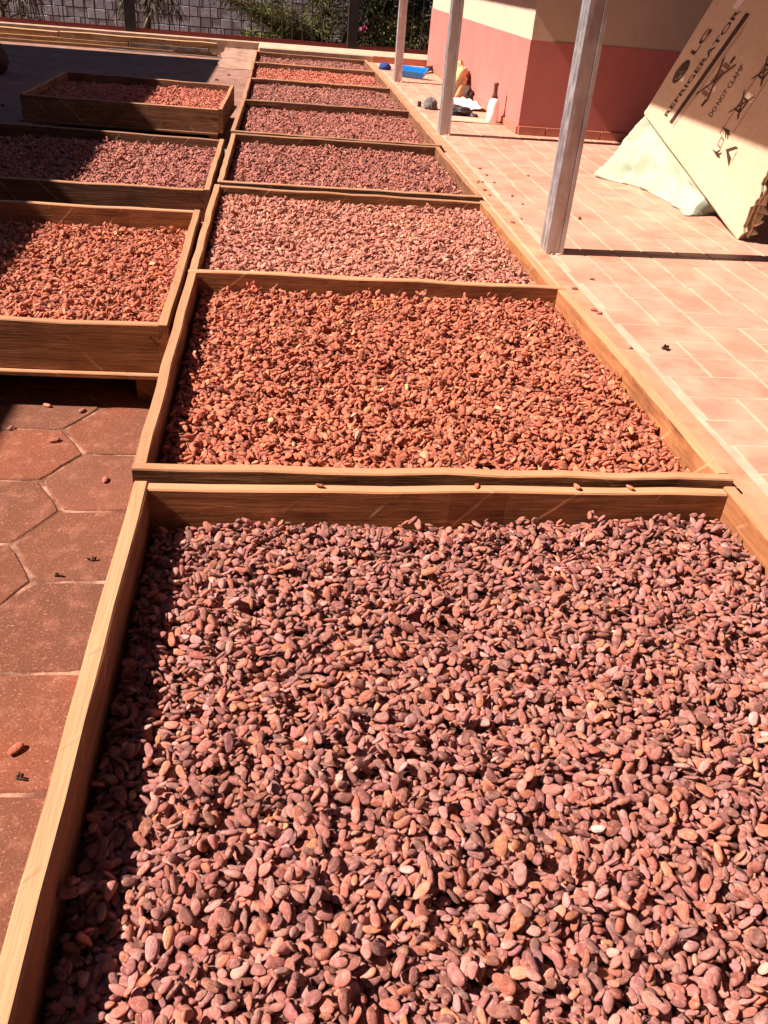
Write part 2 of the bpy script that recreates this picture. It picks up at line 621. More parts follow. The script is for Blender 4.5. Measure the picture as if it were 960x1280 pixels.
hexes = [hex_mesh('p', HS - .0028, k) for k in range(6)]
hex_me = []
for k in range(6):
    me = pyd('paver', *hexes[k])
    me.materials.append(M['paver'])
    hex_me.append(me)
single, rest = [], []
for i in range(-18, 7):
    for j in range(-12, 48):
        x = HX0 + i * 1.5 * HS
        y = HY0 + (j + (0.5 if i % 2 else 0)) * math.sqrt(3) * HS
        if not (-3.3 < x < 0.95 and -.9 < y < 10.1):
            continue
        px = project((x, y, 0))
        dy = abs(project((x, y + HS * .86, 0))[1] - project((x, y - HS * .86, 0))[1])
        vis = -40 < px[0] < 330 and 40 < px[1] < 1320 and not under_tray(x, y) and .2 < y < 4.5
        (single if vis else rest).append((dy, x, y, (i * 7 + j * 3) % 6))
single.sort(reverse=True)
rest += single[290:]
for dy, x, y, k in single[:290]:
    add('paver', hex_me[k], None, yard, (x, y, random.uniform(-.0008, .0008)), (0, 0, math.pi / 3 * random.randrange(6)))
V, F = join_vf([([(vx + x, vy + y, vz) for vx, vy, vz in hexes[k][0]], hexes[k][1]) for dy, x, y, k in rest])
tag(add('paver_field', pyd('paver_field', V, F), M['paver_j'], yard), kind='stuff')

# ------------------------------------------------------------------ porch floor
pv, pf_ = box_vf(1.018, 6.0, -1.2, 8.66, -.02, PF - 0.0011)
porch = add('porch_floor', pyd('porch_floor', pv, pf_), M['grout'])
tag(porch, 'raised porch floor of small terracotta tiles with pale grout', None, None, 'structure')
kerb = bev_box('porch_edge', 0.064, 9.84, PF + .0212, 0.006)
add('porch_edge', kerb, M['kerb_plaster'], porch, (1.05, 3.73, -.02))
UN = 0.11
OX, OY = 1.318 - 2 * 0.33, 1.705 - 9 * 0.33
MOD = [(0, 0, 2, 1), (2, 0, 3, 2), (0, 1, 1, 3), (1, 1, 2, 2), (1, 2, 3, 3)]
tiles = []
rt = random.Random(3)
for i in range(0, 16):
    for j in range(0, 36):
        for (a, b, c, d) in MOD:
            x0, x1 = OX + (i * 3 + a) * UN, OX + (i * 3 + c) * UN
            y0, y1 = OY + (j * 3 + b) * UN, OY + (j * 3 + d) * UN
            if x1 < 1.14 or y1 > 8.6 or x0 > 5.8:
                continue
            x0 = max(x0, 1.086)
            pieces = [(x0, x1, y0, y1)]
            if rt.random() < 0.5 and c - a == 2 and x1 - x0 > .2:
                pieces = [(x0, x0 + UN * .95, y0, y1), (x0 + UN * .95, x1, y0, y1)]
            elif rt.random() < 0.5 and d - b == 2:
                pieces = [(x0, x1, y0, y0 + UN), (x0, x1, y0 + UN, y1)]
            for (u0, u1, w0, w1) in pieces:
                inset = .0020 + rt.uniform(0, .0018)
                tiles.append((u0 + inset, u1 - inset, w0 + inset, w1 - inset))


def tile_vf(x0, x1, y0, y1, z0, z1, c=.0022):
    v = [(x0, y0, z0), (x1, y0, z0), (x1, y1, z0), (x0, y1, z0),
         (x0, y0, z1 - .0015), (x1, y0, z1 - .0015), (x1, y1, z1 - .0015), (x0, y1, z1 - .0015),
         (x0 + c, y0 + c, z1), (x1 - c, y0 + c, z1), (x1 - c, y1 - c, z1), (x0 + c, y1 - c, z1)]
    f = [(8, 9, 10, 11)]
    for k in range(4):
        n = (k + 1) % 4
        f += [(k, n, 4 + n, 4 + k), (4 + k, 4 + n, 8 + n, 8 + k)]
    return v, f


vis, hid = [], []
for tl in tiles:
    c3 = ((tl[0] + tl[1]) / 2, (tl[2] + tl[3]) / 2, PF)
    px = project(c3)
    ok = px[2] > .3 and -10 < px[0] < 985 and 100 < px[1] < 700 and tl[2] > .9
    (vis if ok else hid).append((px[2], tl))
vis.sort()
hid += vis[290:]
for _, (x0, x1, y0, y1) in vis[:290]:
    mx, my = (x0 + x1) / 2, (y0 + y1) / 2
    me = pyd('tile', *tile_vf(x0 - mx, x1 - mx, y0 - my, y1 - my, -.01, .0006 * rt.random()))
    me.materials.append(M['tile'])
    add('tile', me, None, porch, (mx, my, PF))
V, F = join_vf([tile_vf(*tl, PF - .01, PF + .0006 * rt.random()) for _, tl in hid])
tag(add('tile_field', pyd('tile_field', V, F), M['tile'], porch), kind='stuff')

sv, sf = [], []
for i in range(13):
    for j in range(21):
        sv.append((-3.38 + 3.40 * i / 12, 4.35 + 5.6 * j / 20 + (.03 * math.sin(i * 2.3) if j == 0 else 0), .0042))
for i in range(12):
    for j in range(20):
        sf.append((i * 21 + j, i * 21 + 21 + j, i * 21 + 22 + j, i * 21 + j + 1))
tag(add('concrete_yard', pyd('concrete_yard', sv, sf), M['slab']), 'dusty grey brown concrete yard around the raised tray', None, None, 'structure')
# kerb behind the porch and the last tray, and along the fence
tag(add('back_kerb', bev_box('back_kerb', 1.75, .55, .235, .008), M['kerb_cream'], None, (.905, 8.94, -.01)),
    'low cream concrete kerb behind the last tray of the main row', 'kerb')
fv, ff = box_vf(1.06, 1.775, 8.653, 8.663, PF - .005, .222)
tag(add('kerb_facing', pyd('kerb_facing', fv, ff), M['skirt'], bpy.data.objects['back_kerb'], (-.905, -8.94, .01)))
tag(add('fence_kerb', bev_box('fence_kerb', 9.0, .3, .16, .008), M['kerb_cream'], None, (.0, 10.33, -.01)),
    'long low concrete kerb under the iron fence', 'kerb')

av, af = [], []
for i in range(9):
    for j in range(9):
        av.append((-.36 + .41 * i / 8 + .02 * math.sin(j * 1.9), 8.95 + 1.23 * j / 8 + .03 * math.sin(i * 1.7), .0085 + .07 * (j / 8) ** 2))
for i in range(8):
    for j in range(8):
        af.append((i * 9 + j, i * 9 + 9 + j, i * 9 + 10 + j, i * 9 + j + 1))
tag(add('concrete_apron', pyd('concrete_apron', av, af), M['apron']), 'weathered beige concrete apron between the lumber end and the last tray', None, None, 'structure')

# ------------------------------------------------------------------ trays
TH = 0.022


nv, nf = lathe([(.0026, -.001), (.0026, .0006), (.0018, .001)], 8)
NAIL = pyd('nail_head', nv, nf)
NAIL.materials.append(M['fence_dark'])


def make_tray(fl, fr, br, bl, z_rim, depth, mat, label, group, ends=False, seed=0, lip=False, feet=0.07):
    o = ((fl[0] + fr[0] + br[0] + bl[0]) / 4, (fl[1] + fr[1] + br[1] + bl[1]) / 4, 0)
    root = empty('drying_tray', o, label, 'tray', group)
    z0 = z_rim - depth
    fl, fr, br, bl = [Vector(p) for p in (fl, fr, br, bl)]
    ux = (fr - fl).normalized()
    uy = (bl - fl).normalized()

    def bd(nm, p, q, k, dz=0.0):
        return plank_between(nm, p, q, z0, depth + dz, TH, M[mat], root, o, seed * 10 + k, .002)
    g_ = .0008
    if ends:      # end boards run over the ends of the side boards
        bd('end_board', fl, fr, 0)
        bd('end_board', br, bl, 1)
        bd('side_board', fr + uy * (TH + g_), br - uy * (TH + g_), 2, -.001)
        bd('side_board', bl - uy * (TH + g_), fl + uy * (TH + g_), 3, -.001)
    else:
        bd('end_board', fl + ux * (TH + g_), fr - ux * (TH + g_), 0, -.002)
        bd('end_board', br - ux * (TH + g_), bl + ux * (TH + g_), 1, -.002)
        bd('side_board', fr, br, 2)
        bd('side_board', bl, fl, 3)
    e = .012 if lip else -.004
    W_, L_ = (fr - fl).length, (bl - fl).length
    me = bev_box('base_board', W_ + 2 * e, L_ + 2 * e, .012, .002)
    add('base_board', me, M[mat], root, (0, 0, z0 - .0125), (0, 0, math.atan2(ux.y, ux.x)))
    zb = z0 - .0125
    for (pp, dirn) in ((fl, 1), (fr, -1)):
        for hz in (.25, .75):
            q_ = pp + ux * dirn * (.011 + .03 * (hz > .5))
            add('nail_head', NAIL, None, root, (q_.x - o[0], q_.y - o[1] - .0006, z0 + depth * hz), (math.pi / 2, 0, 0))
    for sx, sy_ in ((-1, -1), (1, -1), (1, 1), (-1, 1)):
        me = bev_box('leg', .045, .05, zb, .003)
        add('leg', me, M['wood_old'], root, (sx * (W_ / 2 - .06), sy_ * (L_ / 2 - (.05)), 0))
    return root


R0 = 0.2
GRP = 'cocoa drying trays laid end to end in the main row'
GRL = 'cocoa drying trays on feet in the side row'
TR = {}
TR['T1'] = [(0.003, .165), (1.003, .165), (1.003, 1.172), (.003, 1.165), R0 - .003, .115, 'wood',
            'large wooden tray of purplish brown beans with no tray before it', False]
TR['T2'] = [(-.004, 1.195), (1.007, 1.189), (1.002, 2.229), (-.008, 2.238), R0 + .001, .115, 'wood',
            'wooden tray of orange brown beans, second of the main row', True]
TR['T3'] = [(-.009, 2.246), (.992, 2.238), (.990, 3.234), (-.010, 3.264), R0 - .006, .11, 'wood',
            'wooden tray of pale reddish beans beside the steel post standing before the carton', False]
TR['T4'] = [(0.0, 3.290), (.988, 3.280), (.983, 4.312), (.002, 4.320), R0, .115, 'wood_old',
            'wooden tray of dull brown beans, fourth of the main row', True]
TR['T5'] = [(-.006, 4.372), (1.002, 4.340), (1.003, 5.470), (.006, 5.480), R0, .115, 'wood_old',
            'wooden tray of dark brown beans beside the middle steel post', True]
TR['T6'] = [(.004, 5.490), (1.006, 5.480), (1.010, 6.570), (.006, 6.590), R0 - .004, .11, 'wood_old',
            'wooden tray of purple brown beans, sixth of the main row', False]
TR['T7'] = [(.004, 6.600), (1.004, 6.580), (1.002, 7.620), (.004, 7.680), R0 - .004, .11, 'wood_old',
            'wooden tray of bright red brown beans beside the steel post by the blue basin', False]
TR['T8'] = [(.002, 7.690), (.998, 7.630), (.990, 8.540), (.0, 8.610), R0 - .004, .11, 'wood_old',
            'last wooden tray of the main row, against the low cream kerb', False]
TR['TA'] = [(-1.068, 1.845), (-.016, 1.828), (-.024, 2.852), (-1.076, 2.872), R0, .115, 'wood',
            'wooden tray on feet with scored front board and lit lower ledge', False]
TR['TB'] = [(-1.066, 3.165), (-.016, 3.142), (-.020, 4.143), (-1.070, 4.225), R0, .11, 'wood_old',
            'middle wooden tray of the side row, partly in shade', False]
TR['TC'] = [(-1.124, 5.065), (-.079, 5.012), (-.064, 6.059), (-1.118, 6.163), R0 + .002, .12, 'wood_old',
            'wooden side row tray on taller feet, standing nearest the stacked lumber', False]
for k, (key, d) in enumerate(TR.items()):
    left = key in ('TA', 'TB', 'TC')
    d.append(make_tray(d[0], d[1], d[2], d[3], d[4], d[5], d[6], d[7], GRL if left else GRP, d[8], 3 + k, lip=(key == 'TA')))

# ------------------------------------------------------------------ cocoa beans
def bean_mesh(k):
    r = random.Random(100 + k)
    rings, seg = 13, 12
    v, f = [], []
    egg = r.uniform(-.22, .22)
    bend = r.uniform(-.15, .15)
    bend2 = r.uniform(-.08, .08)
    pw = r.uniform(2.0, 2.9)
    ridg = [(r.randint(2, 5), r.uniform(0, 6.28), r.uniform(.012, .042)) for _ in range(3)]
    dents = [(r.uniform(-.7, .7), r.uniform(0, 6.28), r.uniform(.03, .15), r.uniform(.18, .42)) for _ in range(5)]
    for i in range(1, rings):
        t = -1 + 2 * i / rings
        t = math.sin(t * math.pi / 2)
        rad = (1 - abs(t) ** pw) ** .55 * (1 + egg * t)
        for s in range(seg):
            a = 2 * math.pi * s / seg
            q = rad
            for (n, ph, am) in ridg:
                q *= 1 + am * math.sin(n * a + ph + t * 1.3)
            for (dt, da, am, w) in dents:
                dd = ((t - dt) / w) ** 2 + (math.sin((a - da) / 2) * 2 / (w * 2.6)) ** 2
                q *= 1 - am * math.exp(-dd)
            yy = .53 * q * math.cos(a) + bend * (t * t - .3)
            zz = .39 * q * math.sin(a) + bend2 * (t * t - .3)
            v.append((t, yy, zz))
    n0 = len(v)
    v.append((-1.0, bend * .7, bend2 * .7))
    v.append((1.0, bend * .7, bend2 * .7))
    for i in range(rings - 2):
        for s in range(seg):
            a, b = i * seg + s, i * seg + (s + 1) % seg
            f.append((a, b, b + seg, a + seg))
    for s in range(seg):
        f.append((n0, (s + 1) % seg, s))
        o_ = (rings - 2) * seg
        f.append((n0 + 1, o_ + s, o_ + (s + 1) % seg))
    me = pyd('cocoa_bean', v, [tuple(reversed(q)) for q in f])
    bm = bmesh.new()
    bm.from_mesh(me)
    bmesh.ops.recalc_face_normals(bm, faces=bm.faces)
    bm.to_mesh(me)
    bm.free()
    for p in me.polygons:
        p.use_smooth = True
    me.materials.append(M['bean'])
    return me


NB = 14
BEANS = [bean_mesh(k) for k in range(NB)]


def rotm(roll, pit, yaw):
    cr, sr, cp_, sp_, cw, sw = math.cos(roll), math.sin(roll), math.cos(pit), math.sin(pit), math.cos(yaw), math.sin(yaw)
    return np.array([[cw * cp_, cw * sp_ * sr - sw * cr, cw * sp_ * cr + sw * sr],
                     [sw * cp_, sw * sp_ * sr + cw * cr, sw * sp_ * cr - cw * sr],
                     [-sp_, cp_ * sr, cp_ * cr]])


def deposit(W, H, n, seed, cell=.002, wrap=True):
    """drop beans one by one onto a periodic height field; returns rows (x,y,z,roll,pitch,yaw,a,fy,fz,visible cells)"""
    r = np.random.default_rng(seed)
    nx, ny = int(round(W / cell)), int(round(H / cell))
    pad = 0 if wrap else 10
    nx, ny = nx + 2 * pad, ny + 2 * pad
    Hm = np.zeros((nx, ny))
    own = -np.ones((nx, ny), int)
    out = np.zeros((n, 10))
    U = r.random((n, 8))
    Nn = r.normal(size=(n, 6))
    cand = r.random((n, 12, 2))
    for i in range(n):
        a = min(max(.0077 + .0015 * Nn[i, 0], .0048), .0122)
        fy, fz = .88 + .4 * U[i, 0], .66 + .38 * U[i, 1]
        b, c = a * .53 * fy, a * .39 * fz
        ci = (cand[i, :, 0] * (nx - 2 * pad)).astype(int) + pad
        cj = (cand[i, :, 1] * (ny - 2 * pad)).astype(int) + pad
        k = int(np.argmin(Hm[ci, cj]))
        x, y = cand[i, k, 0] * W, cand[i, k, 1] * H
        yaw = U[i, 2] * 6.2832
        cw, sw = math.cos(yaw), math.sin(yaw)

        def hh(dx, dy):
            return Hm[(int((x + dx) / cell) + pad) % nx, (int((y + dy) / cell) + pad) % ny]
        e = .7 * a
        pit = -math.atan2(hh(cw * e, sw * e) - hh(-cw * e, -sw * e), 2 * e) * .9 + .06 * Nn[i, 1]
        e = .9 * b
        rol = math.atan2(hh(-sw * e, cw * e) - hh(sw * e, -cw * e), 2 * e) * .85 + .12 * Nn[i, 2]
        if U[i, 3] < .06:
            rol += 1.3
        pit = min(max(pit, -.85), .85)
        Rm = rotm(rol, pit, yaw)
        A = Rm @ np.diag([1 / a ** 2, 1 / b ** 2, 1 / c ** 2]) @ Rm.T
        w = int(a / cell) + 1
        gi, gj = int(x / cell), int(y / cell)
        I, J = np.arange(gi - w, gi + w + 1), np.arange(gj - w, gj + w + 1)
        X = ((I + .5) * cell - x)[:, None]
        Y = ((J + .5) * cell - y)[None, :]
        B = A[0, 2] * X + A[1, 2] * Y
        disc = B * B - A[2, 2] * (A[0, 0] * X * X + 2 * A[0, 1] * X * Y + A[1, 1] * Y * Y - 1)
        mk = disc > 0
        if not mk.any():
            continue
        s = np.sqrt(np.where(mk, disc, 0))
        lo, hi = (-B - s) / A[2, 2], (-B + s) / A[2, 2]
        ix = np.ix_((I + pad) % nx, (J + pad) % ny)
        P = Hm[ix]
        zc = np.where(mk, P - lo, -1).max() - .0011
        top = zc + hi
        upd = mk & (top > P)
        Hm[ix] = np.where(upd, top, P)
        o_ = own[ix]
        own[ix] = np.where(upd, i, o_)
        out[i] = (x, y, zc, rol, pit, yaw, a, fy, fz, 0)
    cnt = np.bincount(own[own >= 0].ravel(), minlength=n)
    out[:, 9] = cnt
    return out, float(Hm[pad:nx - pad, pad:ny - pad].mean())


DW, DH = .96, 1.10
INS = TH + .0085


def inner(key):
    fl, fr, br, bl = TR[key][:4]
    return (min(fr[0], br[0]) - max(fl[0], bl[0]) - 2 * INS, min(bl[1], br[1]) - max(fl[1], fr[1]) - 2 * INS)


D_T1 = deposit(*inner('T1'), 19500, 11, wrap=False)
D_T2 = deposit(*inner('T2'), 20000, 12, wrap=False)
D_XX = deposit(DW, DH, 21500, 13)

PAL = {
    'purple': [((.30, .135, .105), .42), ((.38, .15, .095), .26), ((.36, .2, .165), .2), ((.2, .095, .078), .06), ((.52, .215, .11), .05), ((.5, .34, .24), .003)],
    'orange': [((.47, .15, .072), .5), ((.55, .185, .088), .28), ((.34, .112, .058), .17), ((.58, .26, .13), .025), ((.52, .34, .23), .003)],
    'pale': [((.46, .2, .13), .5), ((.54, .255, .165), .3), ((.36, .155, .105), .2)],
    'dark': [((.31, .125, .088), .5), ((.39, .155, .105), .3), ((.24, .105, .08), .2)],
    'red': [((.48, .16, .092), .6), ((.38, .125, .075), .3), ((.56, .23, .13), .1)],
}


def tints(pal, n, r):
    cols = np.array([c for c, w in PAL[pal]])
    w = np.array([w for c, w in PAL[pal]])
    k = r.choice(len(w), n, p=w / w.sum())
    t = cols[k] * (1.16 if pal == 'purple' else 1.2 if pal == 'orange' else 1.34) * np.exp(r.normal(0, .26, (n, 1))) * np.exp(r.normal(0, .05, (n, 3))) * np.array([1.04, .93, .96])
    return np.clip(t, .01, .8)


SINGLES = []          # one object per mesh variant: the heaps borrow their bean shapes


def single_bean(loc, rot, scl, k, tint, label, group=None):
    o = add('cocoa_bean', BEANS[k], None, None, loc, rot)
    o.scale = scl
    o['tint'] = [float(c) for c in tint]
    tag(o, label, 'cocoa bean', group)
    if len(SINGLES) <= k and k == len(SINGLES):
        SINGLES.append(o)
    return o


def bean_tree(srcs):
    nt = bpy.data.node_groups.new('bean_heap', 'GeometryNodeTree')
    nt.interface.new_socket(name='Geometry', in_out='INPUT', socket_type='NodeSocketGeometry')
    nt.interface.new_socket(name='Geometry', in_out='OUTPUT', socket_type='NodeSocketGeometry')
    N = nt.nodes
    gi, go = N.new('NodeGroupInput'), N.new('NodeGroupOutput')
    jn = N.new('GeometryNodeJoinGeometry')
    for s in srcs:
        oi = N.new('GeometryNodeObjectInfo')
        oi.transform_space = 'ORIGINAL'
        oi.inputs['Object'].default_value = s
        oi.inputs['As Instance'].default_value = True
        nt.links.new(oi.outputs['Geometry'], jn.inputs[0])

    def attr(name, typ):
        a = N.new('GeometryNodeInputNamedAttribute')
        a.data_type = typ
        a.inputs['Name'].default_value = name
        return a.outputs['Attribute']
    ip = N.new('GeometryNodeInstanceOnPoints')
    e2r = N.new('FunctionNodeEulerToRotation')
    nt.links.new(attr('rot', 'FLOAT_VECTOR'), e2r.inputs[0])
    nt.links.new(gi.outputs[0], ip.inputs['Points'])
    nt.links.new(attr('isbean', 'BOOLEAN'), ip.inputs['Selection'])
    nt.links.new(jn.outputs[0], ip.inputs['Instance'])
    ip.inputs['Pick Instance'].default_value = True
    nt.links.new(attr('vid', 'INT'), ip.inputs['Instance Index'])
    nt.links.new(e2r.outputs[0], ip.inputs['Rotation'])
    nt.links.new(attr('scl', 'FLOAT_VECTOR'), ip.inputs['Scale'])
    j2 = N.new('GeometryNodeJoinGeometry')
    nt.links.new(gi.outputs[0], j2.inputs[0])
    nt.links.new(ip.outputs[0], j2.inputs[0])
    nt.links.new(j2.outputs[0], go.inputs[0])
    return nt


HEAPS = {  # key: (deposit, palette, level below rim, undulation, shift, rot180, label)
    'T1': (D_T1, 'purple', .046, .006, 0, 0, False, 'heap of purplish brown dried cocoa beans filling the tray with no tray before it'),
    'T2': (D_T2, 'orange', .040, .006, 0, 0, False, 'heap of orange brown dried cocoa beans filling the second tray of the main row'),
    'T3': (D_XX, 'pale', .026, .005, .2, .5, False, 'heap of pale reddish cocoa beans nearly level with the rim of its tray'),
    'T4': (D_XX, 'dark', .036, .005, .5, .1, True, 'heap of dull brown cocoa beans in the fourth tray of the main row'),
    'T5': (D_XX, 'dark', .041, .005, .7, .8, False, 'heap of dark cocoa beans in the tray beside the middle steel post'),
    'T6': (D_XX, 'purple', .034, .005, .3, .3, True, 'heap of purple brown cocoa beans in the sixth tray of the main row'),
    'T7': (D_XX, 'red', .036, .005, .1, .6, False, 'heap of bright red brown cocoa beans in the tray before the last one'),
    'T8': (D_XX, 'purple', .042, .008, .6, .2, True, 'heap of cocoa beans in the last tray, against the cream kerb'),
    'TA': (D_XX, 'orange', .058, .006, .4, .4, False, 'heap of reddish cocoa beans in the side row tray with the scored board'),
    'TB': (D_XX, 'dark', .036, .007, .8, .7, True, 'heap of dark cocoa beans in the middle side row tray, half in shade'),
    'TC': (D_XX, 'red', .042, .006, .15, .9, False, 'heap of cocoa beans in the side row tray nearest the lumber'),
}
SEL = {}
for hk, (key, (dep, pal, lev, und, shx, shy, flip, lab)) in enumerate(HEAPS.items()):
    fl, fr, br, bl, zr = TR[key][:5]
    D, hmean = dep
    r = np.random.default_rng(200 + hk)
    own_fit = key in ('T1', 'T2')
    H_ = 9.0 if own_fit else DH
    x, y = (D[:, 0], D[:, 1]) if own_fit else ((D[:, 0] + shx) % DW, (D[:, 1] + shy) % H_)
    yaw = D[:, 5].copy()
    if flip:
        x, y, yaw = DW - x, H_ - y, yaw + math.pi
    # wider side trays: repeat a strip of the pattern
    ins = INS
    u0, v0 = max(fl[0], bl[0]) + ins, max(fl[1], fr[1]) + ins
    u1, v1 = min(fr[0], br[0]) - ins, min(bl[1], br[1]) - ins
    XX, YY, idx = [], [], []
    for ox in ((0,) if own_fit else (0, DW)):
        for oy in ((0,) if own_fit else (0, H_)):
            XX.append(u0 + x + ox); YY.append(v0 + y + oy); idx.append(np.arange(len(x)))
    XX, YY, idx = np.concatenate(XX), np.concatenate(YY), np.concatenate(idx)
    ok = (XX <= u1 + 1e-6) & (YY <= v1 + 1e-6) & (D[idx, 6] > 0)
    if not own_fit:      # nothing left hanging where the pattern was cut
        edge_ = (XX > u1 - .02) | (YY > v1 - .02) | (XX < u0 + .02) | (YY < v0 + .02)
        ok &= ~(edge_ & (D[idx, 2] > hmean + .002))
    XX, YY, idx = XX[ok], YY[ok], idx[ok]
    ph = r.uniform(0, 6.28, 6)
    fx, fy_ = r.uniform(3, 9, 6), r.uniform(3, 9, 6)

    def macro(a, b):
        s = 0
        for q in range(6):
            s = s + np.sin(fx[q] * a * (1 if q % 2 else -1) + fy_[q] * b + ph[q]) / (1 + .35 * q)
        s = s * und * .45
        s = s + .0022 * np.sin(6.283 * b / .085 + 1.5 * np.sin(4 * a + ph[0]) + ph[1]) * (.4 + .6 * np.sin(3 * a + ph[2]) ** 2)
        if key == 'T1':
            s = s + .012 * (a - .5) - .018 * np.exp(-(a / .13) ** 2) - .006 * np.exp(-((1.16 - b) / .1) ** 2) * (a < .55)
        elif key == 'T2':
            s = s - .010 * np.exp(-(a / .12) ** 2)
        return s
    Z = zr - lev - hmean + D[idx, 2] + macro(XX, YY)
    n = len(XX)
    tint = tints(pal, n, r)
    vid = r.integers(0, NB, n)
    rot = np.stack([D[idx, 3], D[idx, 4], yaw[idx]], 1)
    a = D[idx, 6]
    scl = np.stack([a, a * D[idx, 7], a * D[idx, 8]], 1)
    keep = np.ones(n, bool)
    if key == 'T1':
        pr = project(np.stack([XX, YY, Z], 1))
        inside = (pr[:, 0] > 12) & (pr[:, 0] < 948) & (pr[:, 1] < 1268) & (pr[:, 1] > 300) & (XX > u0 + .05)
        area = D[idx, 9] * (FPX / pr[:, 2]) ** 2 * inside
        sel = np.argsort(-area)[:290]
        keep[sel] = False
        lab1 = 'dried cocoa bean lying uncovered on the purplish brown heap in the foremost tray'
        lab2 = 'pale cream bean standing out on the purplish brown heap'
        for c_, q in enumerate(sel):
            kk = c_ if c_ < NB else int(vid[q])
            t_ = tint[q]
            pale = t_[1] / t_[0] > .62
            hue = 'orange brown' if t_[2] / t_[0] < .235 else ('greyish mauve' if t_[2] / t_[0] > .42 else ('reddish brown' if t_[2] / t_[0] < .29 else 'purplish brown'))
            tone = 'light ' if t_.mean() > .28 else ('dark ' if t_.mean() < .165 else '')
            big = 'large ' if scl[q][0] > .0100 else ('small ' if scl[q][0] < .0082 else '')
            ln = big + tone + hue + ' cocoa bean lying uncovered on the heap in the foremost tray'
            single_bean((XX[q], YY[q], Z[q]), tuple(rot[q]), tuple(scl[q]), kk, t_, lab2 if pale else ln,
                        'pale beans on the foremost heap' if pale else big + tone + hue + ' beans on the foremost heap')
        TREE = bean_tree(SINGLES[:NB])
    # bed under the beans
    gx, gy = 24, 24
    bx = np.linspace(u0 - .008, u1 + .008, gx)
    by = np.linspace(v0 - .008, v1 + .008, gy)
    BX, BY = np.meshgrid(bx, by, indexing='ij')
    BZ = zr - lev - hmean + .0015 + macro(BX, BY)
    bv = np.stack([BX.ravel(), BY.ravel(), BZ.ravel()], 1)
    bf = [(i * gy + j, (i + 1) * gy + j, (i + 1) * gy + j + 1, i * gy + j + 1) for i in range(gx - 1) for j in range(gy - 1)]
    o0 = ((u0 + u1) / 2, (v0 + v1) / 2, zr - lev)
    pts = np.stack([XX, YY, Z], 1)[keep]
    allv = np.concatenate([bv, pts]) - np.array(o0)
    me = bpy.data.meshes.new('cocoa_beans')
    me.from_pydata(allv.tolist(), [], bf)
    nb_, np_ = len(bv), len(pts)

    def put(name, typ, data, pad, field):
        at_ = me.attributes.new(name, typ, 'POINT')
        full = np.concatenate([np.tile(np.asarray(pad, data.dtype), (nb_, 1)).reshape((nb_,) + data.shape[1:]), data])
        at_.data.foreach_set(field, full.ravel())
    put('rot', 'FLOAT_VECTOR', rot[keep].astype(np.float32), [0, 0, 0], 'vector')
    put('scl', 'FLOAT_VECTOR', scl[keep].astype(np.float32), [1, 1, 1], 'vector')
    put('tint', 'FLOAT_COLOR', np.concatenate([tint[keep], np.ones((np_, 1))], 1).astype(np.float32), [0, 0, 0, 1], 'color')
    put('vid', 'INT', vid[keep].astype(np.int32), 0, 'value')
    put('isbean', 'BOOLEAN', np.ones(np_, bool), False, 'value')
    ho = add('cocoa_beans', me, M['bean_bed'], None, o0)
    md = ho.modifiers.new('bean_heap', 'NODES')
    md.node_group = TREE
    tag(ho, lab, 'cocoa beans', None, 'stuff')

# loose beans
rl = random.Random(5)


def loose(x, y, z, label, group, pal='purple', s=1.0, flat=True):
    k = rl.randrange(NB)
    a = rl.uniform(.0095, .0125) * s
    t_ = tints(pal, 1, np.random.default_rng(rl.randrange(9999)))[0]
    return single_bean((x, y, z + a * .38), (rl.uniform(-.2, .2), 0, rl.uniform(0, 6.28)), (a, a, a), k, t_, label, group)


for (x, y) in ((1.141, 2.397), (1.058, 2.298), (1.058, 2.12), (1.066, 2.096), (1.066, 1.863), (1.329, 3.141), (1.156, 3.325), (1.146, 3.455),
               (1.121, 3.841), (1.055, 3.694), (1.072, 3.683), (1.045, 3.668), (1.05, 3.53), (1.052, 3.446), (1.122, 3.682), (1.317, 3.879), (1.047, 3.025), (1.094, 3.093), (1.119, 3.976)):
    loose(x, y, PF + .0015, 'stray dark cocoa bean dropped on the porch tiles beside the trays', 'stray beans on the porch floor', 'dark', .85)
for (x, y, lab, gr, pal) in ((-.295, 1.817, 'stray bean at the shadow line before the scored tray', None, 'red'), (-.214, 1.795, 'small dark bean on the pavers just clear of the shadow under the scored tray', None, 'dark'),
                             (-.346, 1.704, 'plump brown bean standing alone on the paving by the side row', None, 'dark'), (-.243, 1.649, 'orange brown bean lying on a paver beside a pale joint', None, 'orange'),
                             (-.113, 1.491, 'round dark bean in the middle of a greyish paver', None, 'dark'), (-.111, .803, 'reddish bean on the pavers outside the foremost tray', None, 'red')):
    loose(x, y, 0, lab, gr, pal, 1.0)
for (x, y) in ((.548, 1.161), (.718, 1.163), (.81, 1.163), (.292, 1.156)):
    loose(x, y, R0 - .004, 'stray bean resting on the back rim of the foremost tray', 'beans on the foremost rim', 'orange', .75)
for (x, y) in ((-.0135, 2.691), (-.017, 2.576), (-.0155, 2.63)):
    loose(x, y, .165, 'stray bean caught between the side row tray and the main row', 'beans caught between the two rows', 'pale', .7)
# dark crumbs on floor and paving
def crumb(x, y, z, s, label, group=None):
    bm = bmesh.new()
    for q in range(4):
        m_ = Matrix.Translation((rl.uniform(-s, s), rl.uniform(-s, s) * .7, s * .25)) @ Euler((rl.uniform(0, 3), rl.uniform(0, 3), rl.uniform(0, 3))).to_matrix().to_4x4() @ Matrix.Diagonal((s * 1.1, s * .45, s * .3, 1))
        bmesh.ops.create_icosphere(bm, subdivisions=1, radius=1, matrix=m_)
    me = bpy.data.meshes.new('debris')
    bm.to_mesh(me)
    bm.free()
    tag(add('dry_debris', me, M['debris'], None, (x, y, z)), label, 'debris', group)


